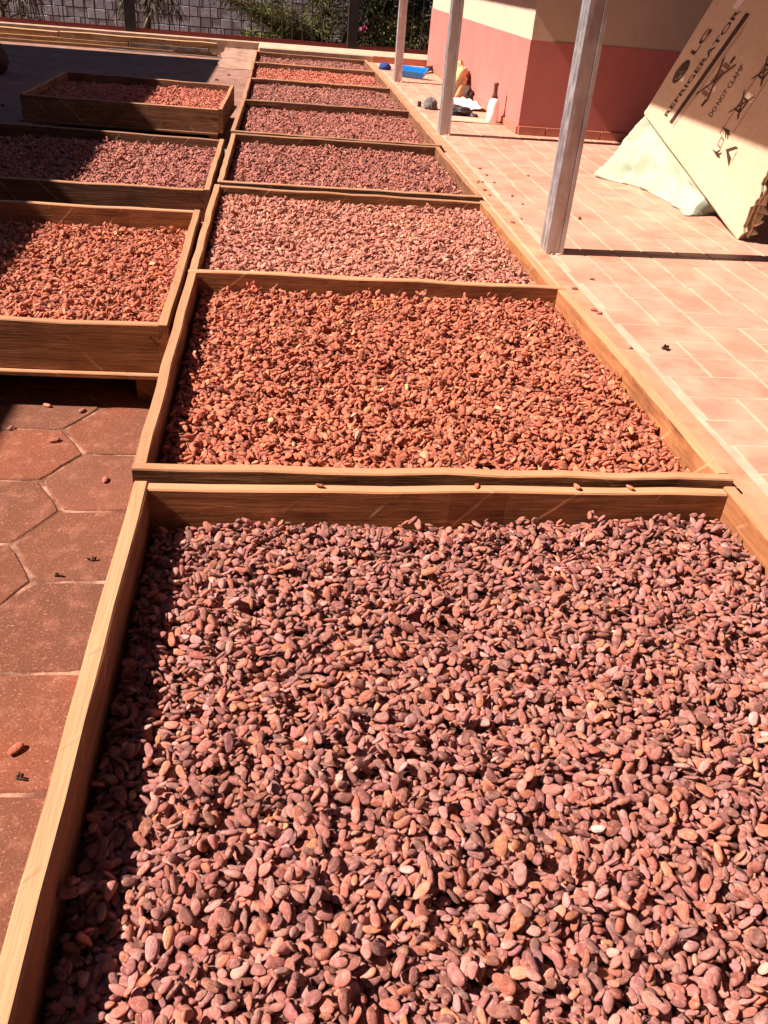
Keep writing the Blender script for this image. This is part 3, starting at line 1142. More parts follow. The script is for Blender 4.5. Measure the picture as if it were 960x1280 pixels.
crumb(1.154, 1.861, PF + .002, .011, 'dark shrivelled leaf clump lying on the porch tiles')
for x, y in ((-.139, 1.181), (-.092, 1.227), (-.094, .758)):
    crumb(x, y, .001, .006, 'dark crumb of plant debris on the pavers beside the foremost tray', 'crumbs on the pavers')
for x, y in ((-1.47, 5.95), (-1.9, 6.4), (-.25, 7.7), (-.3, 8.0), (-.22, 8.4)):
    crumb(x, y, .005, .012, 'dark crumb on the paving near the raised side row tray', 'crumbs by the raised tray')
# ------------------------------------------------------------------ house with porch roof
hx, hy = 1.55, 5.05
house = empty('house', (hx, hy, PF), 'cream house with red painted lower wall and porch roof', 'house')


def hpart(name, x0, x1, y0, y1, z0, z1, mat):
    v, f = box_vf(x0 - hx, x1 - hx, y0 - hy, y1 - hy, z0 - PF, z1 - PF)
    return add(name, pyd(name, v, f), M[mat], house)


hpart('wall', hx, 6.0, hy, hy + .15, PF, 2.6, 'wall_cream')
hpart('wall', hx + .002, hx + .15, hy + .152, 8.6, PF, 2.6, 'wall_cream')
DZ = .636
hpart('painted_dado', hx - .004, 6.0, hy - .004, hy - .0005, PF + .0005, DZ, 'wall_red')
hpart('painted_dado', hx - .004, hx - .0005, hy, 8.6, PF + .0005, DZ, 'wall_red')
for k in range(24):
    me = bev_box('skirting_tile', .156, .010, .044, .002)
    add('skirting_tile', me, M['skirt'], house, (-.004 + .08 + k * .16, -.0095, 0.001))
for k in range(21):
    me = bev_box('skirting_tile', .010, .156, .040, .002)
    add('skirting_tile', me, M['skirt'], house, (-.0095, .08 + k * .16, 0.001))
# porch roof: eave at x=.5, rising to the house
ez = .766 + 1.05 * (1.568 - .5) + .09
v, f = [], []
ns = 160
for i in range(ns + 1):
    yy = -3 + 11.8 * i / ns
    zz = .012 * math.sin(i * math.pi / 2)
    v += [(.5 - hx, yy - hy, ez + zz - PF), (6.0 - hx, yy - hy, ez + .75 + zz - PF)]
for i in range(ns):
    f.append((2 * i, 2 * i + 1, 2 * i + 3, 2 * i + 2))
add('roof', pyd('roof', v, f), M['roof'], house)
hpart('fascia', .485, .505, -3, 8.8, ez - .09, ez + .0, 'roof')
hpart('roof_beam', 1.04, 1.12, -3, 8.8, ez + .0, ez + .06, 'roof')

# steel posts
def post(x, y, label, h=ez - PF - .01):
    w, d, l = .056, .076, .006
    # two lipped channels standing back to back: outline with shallow grooves
    prof = []
    for (a, b) in ((-w, -d), (w, -d), (w, d), (-w, d)):
        pass
    hw, hd, gdep = w / 2, d / 2, .005
    prof = [(-hw, -hd), (-hw * .55, -hd), (-hw * .5, -hd + gdep), (hw * .5, -hd + gdep), (hw * .55, -hd), (hw, -hd),
            (hw, -hd * .2), (hw - gdep, -hd * .12), (hw - gdep, hd * .12), (hw, hd * .2), (hw, hd), (-hw, hd),
            (-hw, hd * .62), (-hw + gdep, hd * .55), (-hw + gdep, hd * .12), (-hw, hd * .05), (-hw, -hd * .1), (-hw + gdep, -hd * .18), (-hw + gdep, -hd * .6), (-hw, -hd * .66)]
    n = len(prof)
    v = [(px, py, 0) for px, py in prof] + [(px, py, h) for px, py in prof]
    f = [(k, (k + 1) % n, n + (k + 1) % n, n + k) for k in range(n)] + [tuple(reversed(range(n))), tuple(range(n, 2 * n))]
    root = empty('steel_post', (x, y, PF), label, 'post', 'porch posts')
    add('shaft', pyd('shaft', v, f), M['steel'], root)
    # rough blob of mortar at the foot
    bm = bmesh.new()
    for q in range(5):
        bmesh.ops.create_icosphere(bm, subdivisions=2, radius=1, matrix=Matrix.Translation((rl.uniform(-.01, .03), rl.uniform(-.042, -.036), .001)) @ Matrix.Diagonal((rl.uniform(.004, .008), rl.uniform(.003, .007), rl.uniform(.003, .006), 1)))
    me = bpy.data.meshes.new('mortar')
    bm.to_mesh(me)
    bm.free()
    add('mortar_foot', me, M['plaster_spot'], root)


post(1.097, 2.687, 'galvanised steel porch post beside the pale reddish tray, nearest the carton')
post(1.100, 4.885, 'galvanised steel porch post between the house corner and the trays')
post(1.122, 7.25, 'galvanised steel porch post standing by the blue basin')

# ------------------------------------------------------------------ carton leaning by the porch
CN = Vector((.98833, -.00195, .15234))
CK = 1.8341921 + .15234 * .2


def pan(y, z, off=0.0):
    x = (CK - CN.y * y - CN.z * z) / CN.x
    return Vector((x, y, z)) + CN * off


rc = random.Random(12)
poly = [(2.955, .172), (3.979, .443)]
dd = (-.79, .61)
poly += [(3.979 + dd[0] * 2.2, .443 + dd[1] * 2.2), (2.822 + dd[0] * 1.2, .434 + dd[1] * 1.2)]
edge = []
A_, B_ = (2.822, .434), (2.955, .172)
for k in range(0, 15):
    t = k / 15
    j = rc.uniform(-.018, .014) if k else 0
    edge.append((A_[0] + (B_[0] - A_[0]) * t + j, A_[1] + (B_[1] - A_[1]) * t + j * .4))
poly += edge
carton = empty('refrigerator_carton', pan(2.955, .172), 'flattened brown refrigerator carton leaning over, torn at its lower corner', 'carton')
co = carton.location


def slab(name, off0, off1, shrink=0.0, jit=0.0):
    cyx = sum(p[0] for p in poly) / len(poly)
    czx = sum(p[1] for p in poly) / len(poly)
    pl = [(p[0] + (cyx - p[0]) * shrink + rc.uniform(-jit, jit), p[1] + (czx - p[1]) * shrink + rc.uniform(0, jit)) for p in poly]
    n = len(pl)
    v = [pan(y, z, off0) - co for y, z in pl] + [pan(y, z, off1) - co for y, z in pl]
    f = [tuple(range(n)), tuple(reversed(range(n, 2 * n)))] + [(k, n + k, n + (k + 1) % n, (k + 1) % n) for k in range(n)]
    return add(name, pyd(name, v, f), M['card'], carton)


FRONT = slab('front_panel', 0, .006)
slab('middle_panel', .010, .016, .012, .006)
slab('back_panel', .030, .036, .004, .008)
# corrugated fold along the lower edge
fv, ff = tube([pan(2.965 + t * 1.014, .176 + t * .2696, .018) + Vector((0, 0, rc.uniform(-.002, .002))) - co for t in [k / 12 for k in range(13)]], .0175, 8)
add('folded_edge', pyd('folded_edge', fv, ff), M['card'], carton, smooth=True)
# torn flaps at the corner
for k in range(7):
    t = k / 7
    y0, z0 = B_[0] + (A_[0] - B_[0]) * t * .8, B_[1] + (A_[1] - B_[1]) * t * .8
    p0 = pan(y0, z0 + .01, .02)
    v = [p0 + Vector((0, .02, .0)), p0 + Vector((.01, .03, .05)), p0 + Vector((rc.uniform(.0, .05), rc.uniform(-.05, -.02), rc.uniform(.0, .05))), p0 + Vector((.02, -.02, rc.uniform(-.01, .015)))]
    v = v + [q + Vector((.004, .001, .002)) for q in v]
    f = [(0, 1, 2, 3), (7, 6, 5, 4)] + [(k_, 4 + k_, 4 + (k_ + 1) % 4, (k_ + 1) % 4) for k_ in range(4)]
    add('torn_flap', pyd('torn_flap', [q - co for q in v], f), M['card'], carton)


def flatmesh(name, polys, mat, off=-.0012):
    """polys: lists of (y,z) on the panel plane"""
    v, f = [], []
    for pl in polys:
        o_ = len(v)
        v += [pan(y, z, off) - co for y, z in pl]
        f.append(tuple(range(o_, o_ + len(pl))))
    return add(name, pyd(name, v, f), M[mat], FRONT)


def frame(A, B, C):
    A, B, C = [np.array(q) for q in (A, B, C)]
    return lambda u, w: tuple(A + (B - A) * u + (C - A) * w)


def letters(name, txt, A, B, C, mat='ink', embolden=0.0):
    cu = bpy.data.curves.new('t', 'FONT')
    cu.body = txt
    cu.offset = embolden
    cu.resolution_u = 3
    ob = bpy.data.objects.new('t', cu)
    COL.objects.link(ob)
    dg = bpy.context.evaluated_depsgraph_get()
    me = bpy.data.meshes.new_from_object(ob.evaluated_get(dg))
    bpy.data.objects.remove(ob)
    vv = np.array([v.co[:2] for v in me.vertices])
    lo, hi = vv.min(0), vv.max(0)
    fr_ = frame(A, B, C)
    for v in me.vertices:
        u, w = (v.co.x - lo[0]) / (hi[0] - lo[0]), (v.co.y - lo[1]) / (hi[1] - lo[1])
        y, z = fr_(u, w)
        v.co = pan(y, z, -.0014) - co
    me.materials.clear()
    return add(name, me, M[mat], FRONT)


letters('brand_letters', 'LG', (3.51, .708), (3.374, .798), (3.549, .714), embolden=.02)
letters('product_letters', 'REFRIGERATOR', (3.714, .467), (3.168, .869), (3.747, .470), embolden=.015)
letters('warning_letters', 'DO NOT CLAMP', (3.294, .524), (3.088, .71), (3.322, .528))
# round emblem: dark ring, nose and left half face
fr_ = frame((3.618, .642), (3.553, .689), (3.659, .644))
disc = [fr_(math.cos(t), math.sin(t)) for t in np.linspace(0, 6.283, 25)[:-1]]
flatmesh('round_emblem', [disc], 'ink')
seg_ = []
for t in np.linspace(.9, 5.2, 12):
    seg_.append(fr_(.72 * math.cos(t), .72 * math.sin(t)))
for t in np.linspace(5.2, .9, 12):
    seg_.append(fr_(.6 * math.cos(t), .6 * math.sin(t)))
flatmesh('emblem_mark', [seg_, [fr_(-.06, -.3), fr_(.06, -.3), fr_(.06, .35), fr_(-.06, .35)], [fr_(.06, -.3), fr_(.3, -.3), fr_(.3, -.2), fr_(.06, -.2)]], 'ink_faint', -.0022)
fr_ = frame((3.668, .45), (3.115, .862), (3.701, .454))
flatmesh('printed_bar', [[fr_(0, -.4), fr_(1, -.4), fr_(1, .5), fr_(0, .5)]], 'ink')
flatmesh('printed_line', [[fr_(0, -.95), fr_(.95, -.95), fr_(.95, -.85), fr_(0, -.85)], [fr_(-.02, -1.3), fr_(.9, -1.3), fr_(.9, -1.24), fr_(-.02, -1.24)]], 'ink_faint')
for A, B, C in (((3.207, .483), (2.935, .742), (3.216, .483)), ((3.102, .502), (2.915, .687), (3.11, .502))):
    fr_ = frame(A, B, C)
    flatmesh('printed_line', [[fr_(0, 0), fr_(1.4, 0), fr_(1.4, .5), fr_(0, .5)]], 'ink_faint')


def line(fr_, u0, w0, u1, w1, t=.05, tu=None):
    du, dw = u1 - u0, w1 - w0
    L = math.hypot(du, dw)
    nu, nw = -dw / L * t, du / L * t
    return [fr_(u0 - nu, w0 - nw), fr_(u1 - nu, w1 - nw), fr_(u1 + nu, w1 + nw), fr_(u0 + nu, w0 + nw)]


def icon(A, B, C, solid=True):
    fr_ = frame(A, B, C)
    P = []
    if solid:
        P += [[fr_(.2, .15), fr_(.8, .15), fr_(.8, .85), fr_(.2, .85)], [fr_(0, .1), fr_(.12, .1), fr_(.12, .9), fr_(0, .9)], [fr_(.88, .1), fr_(1, .1), fr_(1, .9), fr_(.88, .9)]]
    else:
        P += [line(fr_, .2, .1, .8, .1), line(fr_, .2, .1, .2, .8), line(fr_, .8, .1, .8, .8), line(fr_, .2, .8, .8, .8), line(fr_, .0, .0, .9, .0)]
    flatmesh('printed_icon', P, 'ink_faint' if solid else 'ink')
    flatmesh('printed_cross', [line(fr_, -.1, -.3, 1.1, 1.3, .05), line(fr_, 1.1, -.3, -.1, 1.3, .05)], 'ink', -.0022)


icon((3.352, .583), (3.186, .701), (3.413, .592))
icon((3.09, .557), (3.011, .625), (3.136, .564), False)
icon((2.96, .673), (2.89, .735), (3.003, .683), False)
for A, B, C in (((3.384, .547), (3.349, .573), (3.4, .55)), ((3.192, .708), (3.162, .73), (3.206, .711))):
    fr_ = frame(A, B, C)
    flatmesh('printed_dash', [[fr_(0, 0), fr_(1, 0), fr_(1, 1), fr_(0, 1)]], 'ink')
fr_ = frame((3.2, .400), (3.135, .500), (3.244, .412))
for u in (.1, .95):
    s_ = 1 if u > .5 else -1
    flatmesh('printed_arrow', [[fr_(u, -.35), fr_(u + .08, .1), fr_(u - .03, 1.3), fr_(u - .08, .1)], line(fr_, u, .2, u - s_ * .16, -.25, .035), line(fr_, u, .55, u - s_ * .2, .1, .035)], 'ink')
flatmesh('printed_box', [line(fr_, .35, .2, .65, .2, .03), line(fr_, .35, .8, .65, .8, .03), line(fr_, .35, .2, .35, .8, .03), line(fr_, .65, .2, .65, .8, .03)], 'ink_faint')
flatmesh('printed_triangle', [[(3.142, .441), (3.103, .390), (3.092, .420), (3.118, .438)], [(3.142, .441), (3.118, .438), (3.085, .449), (3.047, .461), (3.07, .464)], [(3.103, .39), (3.047, .461), (3.062, .438)]], 'ink')
flatmesh('sticker', [[(3.238, .877), (3.204, .869), (3.15, .902), (3.187, .907)]], 'sticker')
# wooden prop behind the carton
pr_ = plank_mesh('prop', .5, .03, .03, seed=44)
tag(add('wooden_prop', pr_, M['wood_old'], None, (2.02, 2.86, PF), (0, -math.radians(80), 0)), 'short wooden stake propping the carton from behind', 'stake')

# ------------------------------------------------------------------ pale green cloth
bot = [(2.2, 4.25, PF), (1.95, 4.1, PF), (1.654, 3.945, PF), (1.72, 3.86, PF), (1.792, 3.795, PF), (1.815, 3.62, PF), (1.833, 3.446, PF), (1.80, 3.28, PF), (1.9, 3.32, PF), (2.02, 3.35, PF)]
top = [(2.15, 4.12, .43), (1.95, 4.03, .452), (1.846, 3.975, .458), (1.853, 3.9, .44), (1.858, 3.8, .41), (1.865, 3.66, .375), (1.873, 3.5, .33), (1.882, 3.34, .285), (1.93, 3.28, .265), (2.03, 3.25, .25)]


def sample(pl, t):
    t = t * (len(pl) - 1)
    i = min(int(t), len(pl) - 2)
    return Vector(pl[i]).lerp(Vector(pl[i + 1]), t - i)


NU, NV = 90, 30
v, f = [], []
for i in range(NU + 1):
    u = i / NU
    b, t = sample(bot, u), sample(top, u)
    for j in range(NV + 1):
        w = j / NV
        p = b.lerp(t, w)
        fold = .020 * (1 - 2 * abs(math.sin(u * 17 + 2.2 * fbm(u * 5 + w * 2, w * 3, 14)))) * (1 - w) ** .6 * (w > 0) + .006 * math.sin(u * 27 + 4 * fbm(u * 6, w * 2, 4)) * (1 - w) ** .8 * (w > 0) + .012 * fbm(u * 16 + w * 5, w * 9, 8) * math.sin(w * 3.14)
        sag = -.028 * math.sin(w * math.pi) * (.4 + .6 * abs(math.sin(u * 7)))
        tuck = .03 * math.exp(-((u - .33) / .05) ** 2) * math.exp(-((w - .16) / .12) ** 2)
        p = p + Vector((-fold + (-sag if u > .3 else 0) * .5 + tuck, fold * .3, max(sag * .4, -.01) * (w > .1)))
        p.z = max(p.z, PF + .003)
        lim = pan(p.y, p.z, .022).x
        if w > .55 and p.x < lim and p.y < 3.96:
            p.x = lim * min(1, (w - .55) / .25) + p.x * (1 - min(1, (w - .55) / .25))
        v.append(p)
for i in range(NU):
    for j in range(NV):
        a = i * (NV + 1) + j
        f.append((a, a + NV + 1, a + NV + 2, a + 1))
ref = Vector((1.75, 3.7, PF))
cl = add('draped_cloth', pyd('draped_cloth', [q - ref for q in v], f), M['cloth'], None, ref, smooth=True)
sm = cl.modifiers.new('thick', 'SOLIDIFY')
sm.thickness = .0015
tag(cl, 'pale green cloth draped to the tiles under the leaning carton', 'cloth')

# ------------------------------------------------------------------ clutter by the house wall
def blob(name, loc, dims, mat, seed, label, cat, amp=.25, sub=4, group=None):
    bm = bmesh.new()
    bmesh.ops.create_icosphere(bm, subdivisions=sub, radius=1)
    for q in bm.verts:
        d = q.co.normalized()
        k = 1 + amp * fbm(d.x * 3 + seed, d.y * 3 + d.z * 2.3, seed) + amp * .5 * fbm(d.z * 7 + seed, d.x * 6 - d.y * 5, seed + 1)
        q.co = Vector((d.x * dims[0] * k, d.y * dims[1] * k, max(d.z * dims[2] * k, -dims[2] * .55)))
    me = bpy.data.meshes.new(name)
    bm.to_mesh(me)
    bm.free()
    o = add(name, me, M[mat], None, (loc[0], loc[1], loc[2] + dims[2] * .55), smooth=True)
    return tag(o, label, cat, group)


# blue basin: shallow tray with a rim, leaning on a brick
bm = bmesh.new()
bv, bf = [], []
for z, s in ((0, .86), (.045, 1.0), (.05, 1.06), (.045, 1.06), (.043, .96), (.008, .82)):
    for (a, b) in ((-.13, -.045), (.13, -.045), (.13, .045), (-.13, .045)):
        bv.append((a * s, b * (s if s > .9 else s), z))
for i in range(5):
    for k in range(4):
        a, b = i * 4 + k, i * 4 + (k + 1) % 4
        bf.append((a, b, b + 4, a + 4))
bf += [(3, 2, 1, 0), (20, 21, 22, 23)]
basin = add('blue_basin', pyd('blue_basin', bv, bf), M['blue'], None, (1.275, 7.60, PF + .02), (math.radians(18), 0, math.radians(-32)))
tag(basin, 'bright blue plastic basin lying on the porch by the far post', 'basin')
blob('blue_bag', (1.115, 8.1, PF), (.05, .05, .032), 'blue_dark', 3, 'dark blue bag lying behind the far steel post', 'bag')
v, f = tube([(1.36, 7.9, PF + .02), (1.47, 8.08, PF + .03), (1.56, 8.28, PF + .03)], [.018, .024, .016], 8)
tag(add('short_log', pyd('short_log', [Vector(q) - Vector((1.36, 7.9, PF)) for q in v], f), M['bark'], None, (1.36, 7.9, PF), smooth=True), 'short brown log lying on the porch behind the blue basin', 'log')
blob('burlap_sack', (1.463, 6.60, PF), (.078, .13, .15), 'sack', 9, 'crumpled tan sack slumped against the pink lit wall', 'sack', .3)
blob('dark_bag', (1.51, 6.36, PF), (.035, .05, .06), 'pot', 14, 'dark brown bundle beside the tan sack', 'bundle', .3)
blob('grey_rag', (1.165, 5.83, PF), (.04, .05, .04), 'greyrag', 5, 'grey rag bundled in a ball on the porch edge', 'rag', .35)
blob('black_bag', (1.31, 5.66, PF), (.075, .07, .032), 'black', 6, 'black plastic bag crumpled on the porch behind the middle post', 'bag', .45)
blob('black_scrap', (1.405, 5.60, PF), (.025, .03, .015), 'black', 8, 'small black scrap between the bag and the bottle', 'scrap', .4)
# white sheet and flat cardboard
def sheet(name, corners, z, mat, label, cat, amp, seed):
    n = 14
    c = [Vector((p[0], p[1], 0)) for p in corners]
    o0 = c[0]
    v, f = [], []
    for i in range(n + 1):
        for j in range(n + 1):
            p = c[0].lerp(c[1], i / n).lerp(c[3].lerp(c[2], i / n), j / n)
            v.append(p - o0 + Vector((0, 0, .004 + amp * (1 + fbm(i * .7, j * .7, seed)))))
    for i in range(n):
        for j in range(n):
            a = i * (n + 1) + j
            f.append((a, a + n + 1, a + n + 2, a + 1))
    o = add(name, pyd(name, v, f), M[mat], None, (o0.x, o0.y, z), smooth=True)
    s = o.modifiers.new('thick', 'SOLIDIFY')
    s.thickness = .003
    tag(o, label, cat)


sheet('plastic_sheet', ((1.36, 5.86), (1.53, 5.86), (1.53, 6.35), (1.40, 6.4)), PF, 'sheet', 'white plastic sheet crumpled at the foot of the sunlit wall', 'sheet', .014, 2)
sheet('paper_sheet', ((1.20, 5.36), (1.535, 5.36), (1.535, 5.54), (1.22, 5.56)), PF, 'plaster_spot', 'flat pale paper sheet under the white bottle', 'paper', .002, 3)
v, f = lathe([(.012, 0), (.013, .002), (.0125, .03), (.010, .032)], 14)
tag(add('small_cup', pyd('small_cup', v, f), M['pot'], None, (1.108, 5.91, PF), smooth=False), 'small dark cup standing alone at the porch edge', 'cup')
br = empty('bottle', (1.475, 5.405, PF + .004), 'white bottle with a dark neck standing by the house corner', 'bottle')
v, f = lathe([(.030, 0), (.034, .003), (.035, .05), (.034, .09), (.029, .112), (.020, .132)], 24)
add('bottle_body', pyd('bottle_body', v, f), M['bottle'], br, smooth=True)
v, f = lathe([(.0205, .1325), (.0145, .148), (.012, .16), (.0115, .195), (.014, .196), (.014, .212), (.011, .214)], 20)
add('bottle_neck', pyd('bottle_neck', v, f), M['bottle_cap'], br, smooth=True)

# dark pot at the left
v, f = lathe([(.08, 0), (.12, .03), (.14, .09), (.13, .15), (.10, .19), (.105, .205), (.09, .205), (.085, .19)], 28)
tag(add('clay_pot', pyd('clay_pot', v, f), M['pot'], None, (-1.945, 7.45, 0), smooth=True), 'dark round pot standing alone on the shaded paving', 'pot')

# ------------------------------------------------------------------ lumber before the fence
def lumber(p, q, z0, H, T, mat, seed, label):
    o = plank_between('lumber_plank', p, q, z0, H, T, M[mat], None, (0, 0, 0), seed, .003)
    tag(o, label, 'plank', 'lumber stacked before the iron fence')


lumber((-3.6, 9.92), (-.42, 9.92), 0.0, .035, .10, 'lumber', 61, 'lowest long plank of the lumber stack before the fence')
lumber((-3.6, 9.93), (-1.3, 9.935), .036, .035, .09, 'lumber', 62, 'plank lying second lowest in the lumber stack')
lumber((-1.28, 9.93), (-.50, 9.91), .036, .04, .085, 'lumber_grey', 63, 'grey weathered plank at the free end of the lumber stack')
lumber((-1.5, 9.86), (-.33, 9.84), .0, .012, .055, 'lumber_grey', 64, 'thin grey board on the ground before the lumber stack')
lumber((-3.6, 9.95), (-1.98, 9.955), .072, .05, .08, 'lumber', 65, 'upper plank of the lumber stack, ending short of its neighbour')
lumber((-1.96, 9.945), (-.42, 9.93), .078, .05, .08, 'lumber', 66, 'bright topmost plank over the grey end of the lumber stack')
lumber((-1.25, 10.04), (-.5, 10.02), .05, .05, .07, 'lumber', 67, 'rearmost plank of the lumber stack, next to the fence kerb')

# ------------------------------------------------------------------ iron fence
FY = 10.25
fence = empty('iron_fence', (0, FY, .15), 'dark iron bar fence with red bottom rail and scroll ornaments', 'fence')
v, f = box_vf(-4.0, 3.2, -.018, .018, .005, .04)
add('bottom_rail', pyd('bottom_rail', v, f), M['fence_red'], fence)
for zz in (.62, 1.25):
    v, f = box_vf(-4.0, 3.2, -.012, .012, zz, zz + .022)
    add('upper_rail', pyd('upper_rail', v, f), M['fence_dark'], fence)
bar = pyd('bar', *tube([(0, 0, .03), (0, 0, 1.32)], .0065, 6))
bar.materials.append(M['fence_dark'])
for k in range(64):
    add('bar', bar, None, fence, (-3.75 + k * .105, 0, 0))
sc = []
for s in (-1, 1):
    pts = []
    for k in range(15):
        t = k / 14 * 5.2
        rr = .034 - .0045 * t
        pts.append((s * (.036 - rr * math.cos(t)), -.009, rr * math.sin(t)))
    sc.append(tube(pts, .0035, 5))
sc = pyd('scroll', *join_vf(sc))
sc.materials.append(M['fence_dark'])
for x, z in ((-2.15, .26), (-1.73, .27), (-.99, .22), (-.15, .21), (-.47, .45), (.48, .42), (1.95, .33), (1.53, .45)):
    add('scroll', sc, None, fence, (x, 0, z))
for x in (-1.31, .98):
    me = bev_box('fence_post', .11, .09, 1.6, .006)
    add('fence_post', me, M['post_dark'], fence, (x, .02, -.12))

# ------------------------------------------------------------------ stone wall behind
WY = 12.2
wall = empty('stone_wall', (0, WY, 0), 'grey stone block wall with dark joints beyond the fence', 'wall')
v, f = box_vf(-3.7, 2.0, 0.0, .3, 0, 1.22)
add('wall_core', pyd('wall_core', v, f), M['stone_joint'], wall)
rw = random.Random(9)
z = .0
cnt = 0
while z < 1.1 and cnt < 290:
    h = rw.uniform(.105, .135)
    x = -3.7
    while x < 1.95 and cnt < 290:
        w = rw.uniform(.09, .17)
        if rw.random() < .15:
            w = .24
        me = bev_box('block', w - .009, .06, h - .009, .003)
        add('block', me, M['stone'], wall, (x + w / 2, -.012 + rw.uniform(-.003, .003), z + .0045))
        x += w
        cnt += 1
    z += h
v, f = box_vf(2.0, 6.0, 0, .2, 0, 2.2)
tag(add('white_house', pyd('white_house', v, f), M['white_house'], None, (0.1, 13.2, 0)), 'pale rendered house wall glimpsed beyond the hedge', 'house')

# ------------------------------------------------------------------ planting beyond the fence
def leaves(n, centre_fn, length, width, r, droop=.2, spread=1.0):
    v, f = [], []
    for _ in range(n):
        p, d = centre_fn()
        p = Vector(p)
        d = (Vector(d).normalized() + Vector((r.gauss(0, 1), r.gauss(0, 1), r.gauss(0, 1))) * .35 * spread - Vector((0, 0, droop))).normalized()
        s = d.cross(Vector((r.gauss(0, 1), r.gauss(0, 1), r.gauss(0, 1)))).normalized()
        L, w = length * r.uniform(.6, 1.3), width * r.uniform(.6, 1.3)
        o_ = len(v)
        v += [p, p + d * L * .5 + s * w, p + d * L - Vector((0, 0, droop * L * .4)), p + d * L * .5 - s * w]
        f.append((o_, o_ + 1, o_ + 2, o_ + 3))
    return v, f


def tree(name, base, trunk_pts, rads, branches, mat, nleaf, ll, lw, label, cat, seed, bushy=.05, group=None, droop=.2):
    r = random.Random(seed)
    root = empty(name, base, label, cat, group)
    b0 = Vector(base)
    parts = [tube([Vector(p) - b0 for p in trunk_pts], rads, 8)]
    for br_ in branches:
        parts.append(tube([Vector(p) - b0 for p in br_], [.016 - .012 * k / (len(br_) - 1) for k in range(len(br_))], 5))
    add('trunk', pyd('trunk', *join_vf(parts)), M['bark'], root, smooth=True)

    def cf():
        br_ = r.choice(branches)
        t = r.random() ** .7 * (len(br_) - 1)
        i = min(int(t), len(br_) - 2)
        p = Vector(br_[i]).lerp(Vector(br_[i + 1]), t - i)
        d = Vector(br_[i + 1]) - Vector(br_[i])
        off = Vector((r.gauss(0, bushy), r.gauss(0, bushy), r.gauss(0, bushy * .6)))
        return p + off - b0, d.normalized() * .6 + off.normalized() * .8
    add('crown', pyd('crown', *leaves(nleaf, cf, ll, lw, r, droop)), M[mat], root)
    return root


rb = random.Random(21)


def radial(cx, cy_, z0, z1, n, ln, up=.2):
    out = []
    for k in range(n):
        a = k * 2.4 + rb.uniform(-.4, .4)
        z = z0 + (z1 - z0) * k / max(1, n - 1)
        L = ln * rb.uniform(.7, 1.15)
        out.append([(cx, cy_, z), (cx + math.cos(a) * L * .5, cy_ + math.sin(a) * L * .5, z + up * L * .5), (cx + math.cos(a) * L, cy_ + math.sin(a) * L, z + up * L * .3)])
    return out


# conifer with one long limb reaching left along the wall
brs = radial(.72, 11.2, .12, 1.2, 18, .32, .1)
brs += [[(.72, 11.2, .16), (.40, 10.85, .17), (.18, 10.75, .25), (-.03, 10.7, .36), (-.25, 10.7, .47), (-.5, 10.7, .58)],
        [(.72, 11.2, .2), (.42, 10.8, .24), (.22, 10.75, .30), (.0, 10.7, .40), (-.2, 10.7, .52)],
        [(.72, 11.2, .22), (.5, 10.8, .3), (.35, 10.7, .36), (.2, 10.7, .46)],
        [(.72, 11.2, .2), (.42, 10.95, .22), (.2, 10.9, .30), (-.05, 10.9, .45)],
        [(.72, 11.2, .15), (.4, 10.9, .12), (.22, 10.85, .12)]]
for q in range(3):
    brs += [[(p[0] + rb.uniform(-.02, .02), p[1] + rb.uniform(-.05, .05), p[2] + rb.uniform(-.03, .02)) for p in b_] for b_ in brs[18:22]]
tree('conifer_tree', (.72, 11.2, 0), [(.72, 11.2, 0), (.73, 11.2, .6), (.72, 11.22, 1.6)], [.06, .05, .02], brs, 'needle', 8000, .085, .0045,
     'dark conifer with a long drooping limb before the stone wall', 'tree', 31, .05)
tree('broadleaf_tree', (1.22, 11.0, 0), [(1.22, 11.0, 0), (1.2, 11.0, .7), (1.25, 11.05, 1.7)], [.07, .055, .03], radial(1.22, 11.0, .1, 1.5, 26, .36, .25), 'leaf', 6500, .10, .009,
     'dark leafy tree beyond the fence, behind the far steel post', 'tree', 32, .07)
tree('tall_tree', (1.75, 11.6, 0), [(1.75, 11.6, 0), (1.75, 11.6, .9), (1.7, 11.6, 2.2)], [.09, .075, .05], radial(1.75, 11.6, .4, 2.0, 24, .5, .2), 'leaf', 6500, .11, .010,
     'thick trunked tree rising behind the clipped hedge', 'tree', 33, .08)
# hedge of clipped shrubs
for k, (x, y, s) in enumerate(((1.72, 10.75, .2), (2.05, 10.8, .22), (2.42, 10.85, .22), (1.42, 10.8, .15))):
    tree('hedge_shrub', (x, y, 0), [(x, y, 0), (x, y, .15), (x, y, .32)], [.02, .016, .01], radial(x, y, .05, .42, 18, s, .15), 'needle', 1700, .055, .008,
         'dense clipped shrub of the hedge behind the fence', 'shrub', 40 + k, .05, 'hedge shrubs behind the fence')
# ivy spilling down the wall and weeds at its foot
for k, (x, y, s, lab) in enumerate(((-.12, 11.7, .12, 'low green weed at the foot of the stone wall'), (.1, 11.5, .16, 'bushy green weed between the wall and the conifer'))):
    tree('weed', (x, y, 0), [(x, y, 0), (x, y, .04), (x, y, .08)], [.008, .006, .004], radial(x, y, .02, .12, 12, s, .4), 'ivy', 600, .05, .008, lab, 'weed', 50 + k, .03)
# drooping palm-like plant by the first fence post, twiggy shrub at the far left
def fronds(cx, cy_, z, n, L):
    out = []
    for k in range(n):
        a = rb.uniform(0, 6.28)
        out.append([(cx, cy_, z), (cx + math.cos(a) * L * .4, cy_ + math.sin(a) * L * .4, z + L * .2), (cx + math.cos(a) * L * .75, cy_ + math.sin(a) * L * .75, z - L * .15), (cx + math.cos(a) * L * .85, cy_ + math.sin(a) * L * .85, z - L * .7)])
    return out


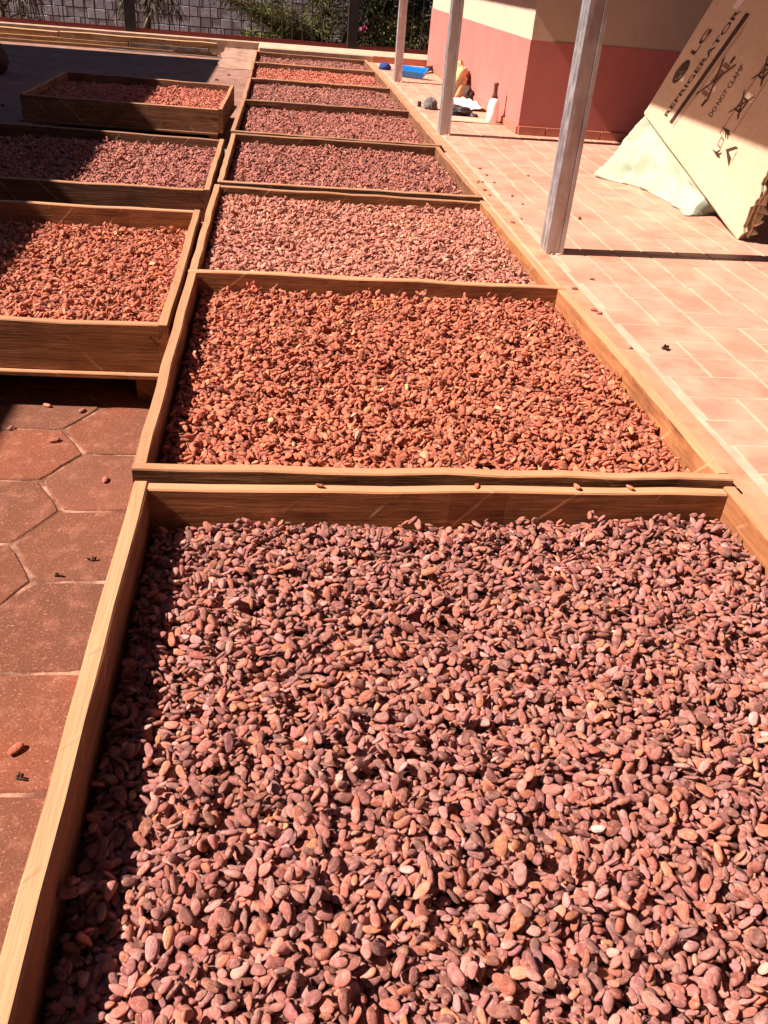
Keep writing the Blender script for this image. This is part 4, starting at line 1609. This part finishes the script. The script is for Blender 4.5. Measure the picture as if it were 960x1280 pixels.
tree('palm_plant', (-1.22, 10.9, 0), [(-1.22, 10.9, 0), (-1.22, 10.9, .3), (-1.2, 10.9, .6)], [.04, .035, .03], fronds(-1.2, 10.9, .55, 16, .34), 'palm', 700, .15, .007,
     'drooping grey green palm plant beside the dark fence post', 'palm', 71, .015, None, .6)
tree('dry_shrub', (-2.75, 10.9, 0), [(-2.75, 10.9, 0), (-2.74, 10.9, .15), (-2.72, 10.9, .3)], [.03, .025, .015], fronds(-2.72, 10.9, .4, 16, .5) + radial(-2.72, 10.9, .1, .5, 10, .4, .6), 'palm', 500, .11, .007,
     'dry brownish twiggy shrub behind the fence where the lumber begins', 'shrub', 72, .02, None, .5)
# pink flowers
bm = bmesh.new()
for k in range(16):
    m_ = Matrix.Translation((rb.gauss(0, .025), rb.gauss(0, .03), rb.gauss(0, .03))) @ Euler((rb.uniform(0, 3), rb.uniform(0, 3), 0)).to_matrix().to_4x4()
    bmesh.ops.create_icosphere(bm, subdivisions=1, radius=.013, matrix=m_ @ Matrix.Diagonal((1, 1, .3, 1)))
me = bpy.data.meshes.new('blossom')
bm.to_mesh(me)
bm.free()
fl_ = empty('flowering_bush', (1.13, 10.7, 0), 'small bush with bright pink blossom between two trunks', 'bush')
add('blossom', me, M['flower'], fl_, (0, 0, .33))
v, f = tube([(0, 0, 0), (.01, 0, .18), (0, 0, .33)], [.008, .006, .004], 6)
add('stem', pyd('stem', v, f), M['bark'], fl_)

hb = empty('sky_blocker', (0, -3.2, 0), 'plain long block added behind the camera to cut sky light', 'building')  # added out of view: blocks sky light so camera-facing boards stay dark
v, f = box_vf(-9, 9, -3, 0, 0, 4.2)
add('wall', pyd('wall', v, f), M['wall_cream'], hb)
v, f = box_vf(-9.2, 9.2, -3.2, 1.0, 4.21, 4.3)
add('roof', pyd('roof', v, f), M['roof'], hb)

# ------------------------------------------------------------------ neighbouring building on the left (casts the shade there)
nb = empty('neighbour_building', (-3.8, 3, 0), 'long neighbouring building whose eave shades the side row', 'building')
ex, ez2 = -.52 - 2.14, 2.4
v, f = box_vf(-3.0, 0, -7, 6.3, 0, 2.35)
add('wall', pyd('wall', v, f), M['wall_cream'], nb)
v, f = box_vf(-3.4, ex + 3.8, -8, 6.57, 2.36, 2.42)
add('roof', pyd('roof', v, f), M['roof'], nb)
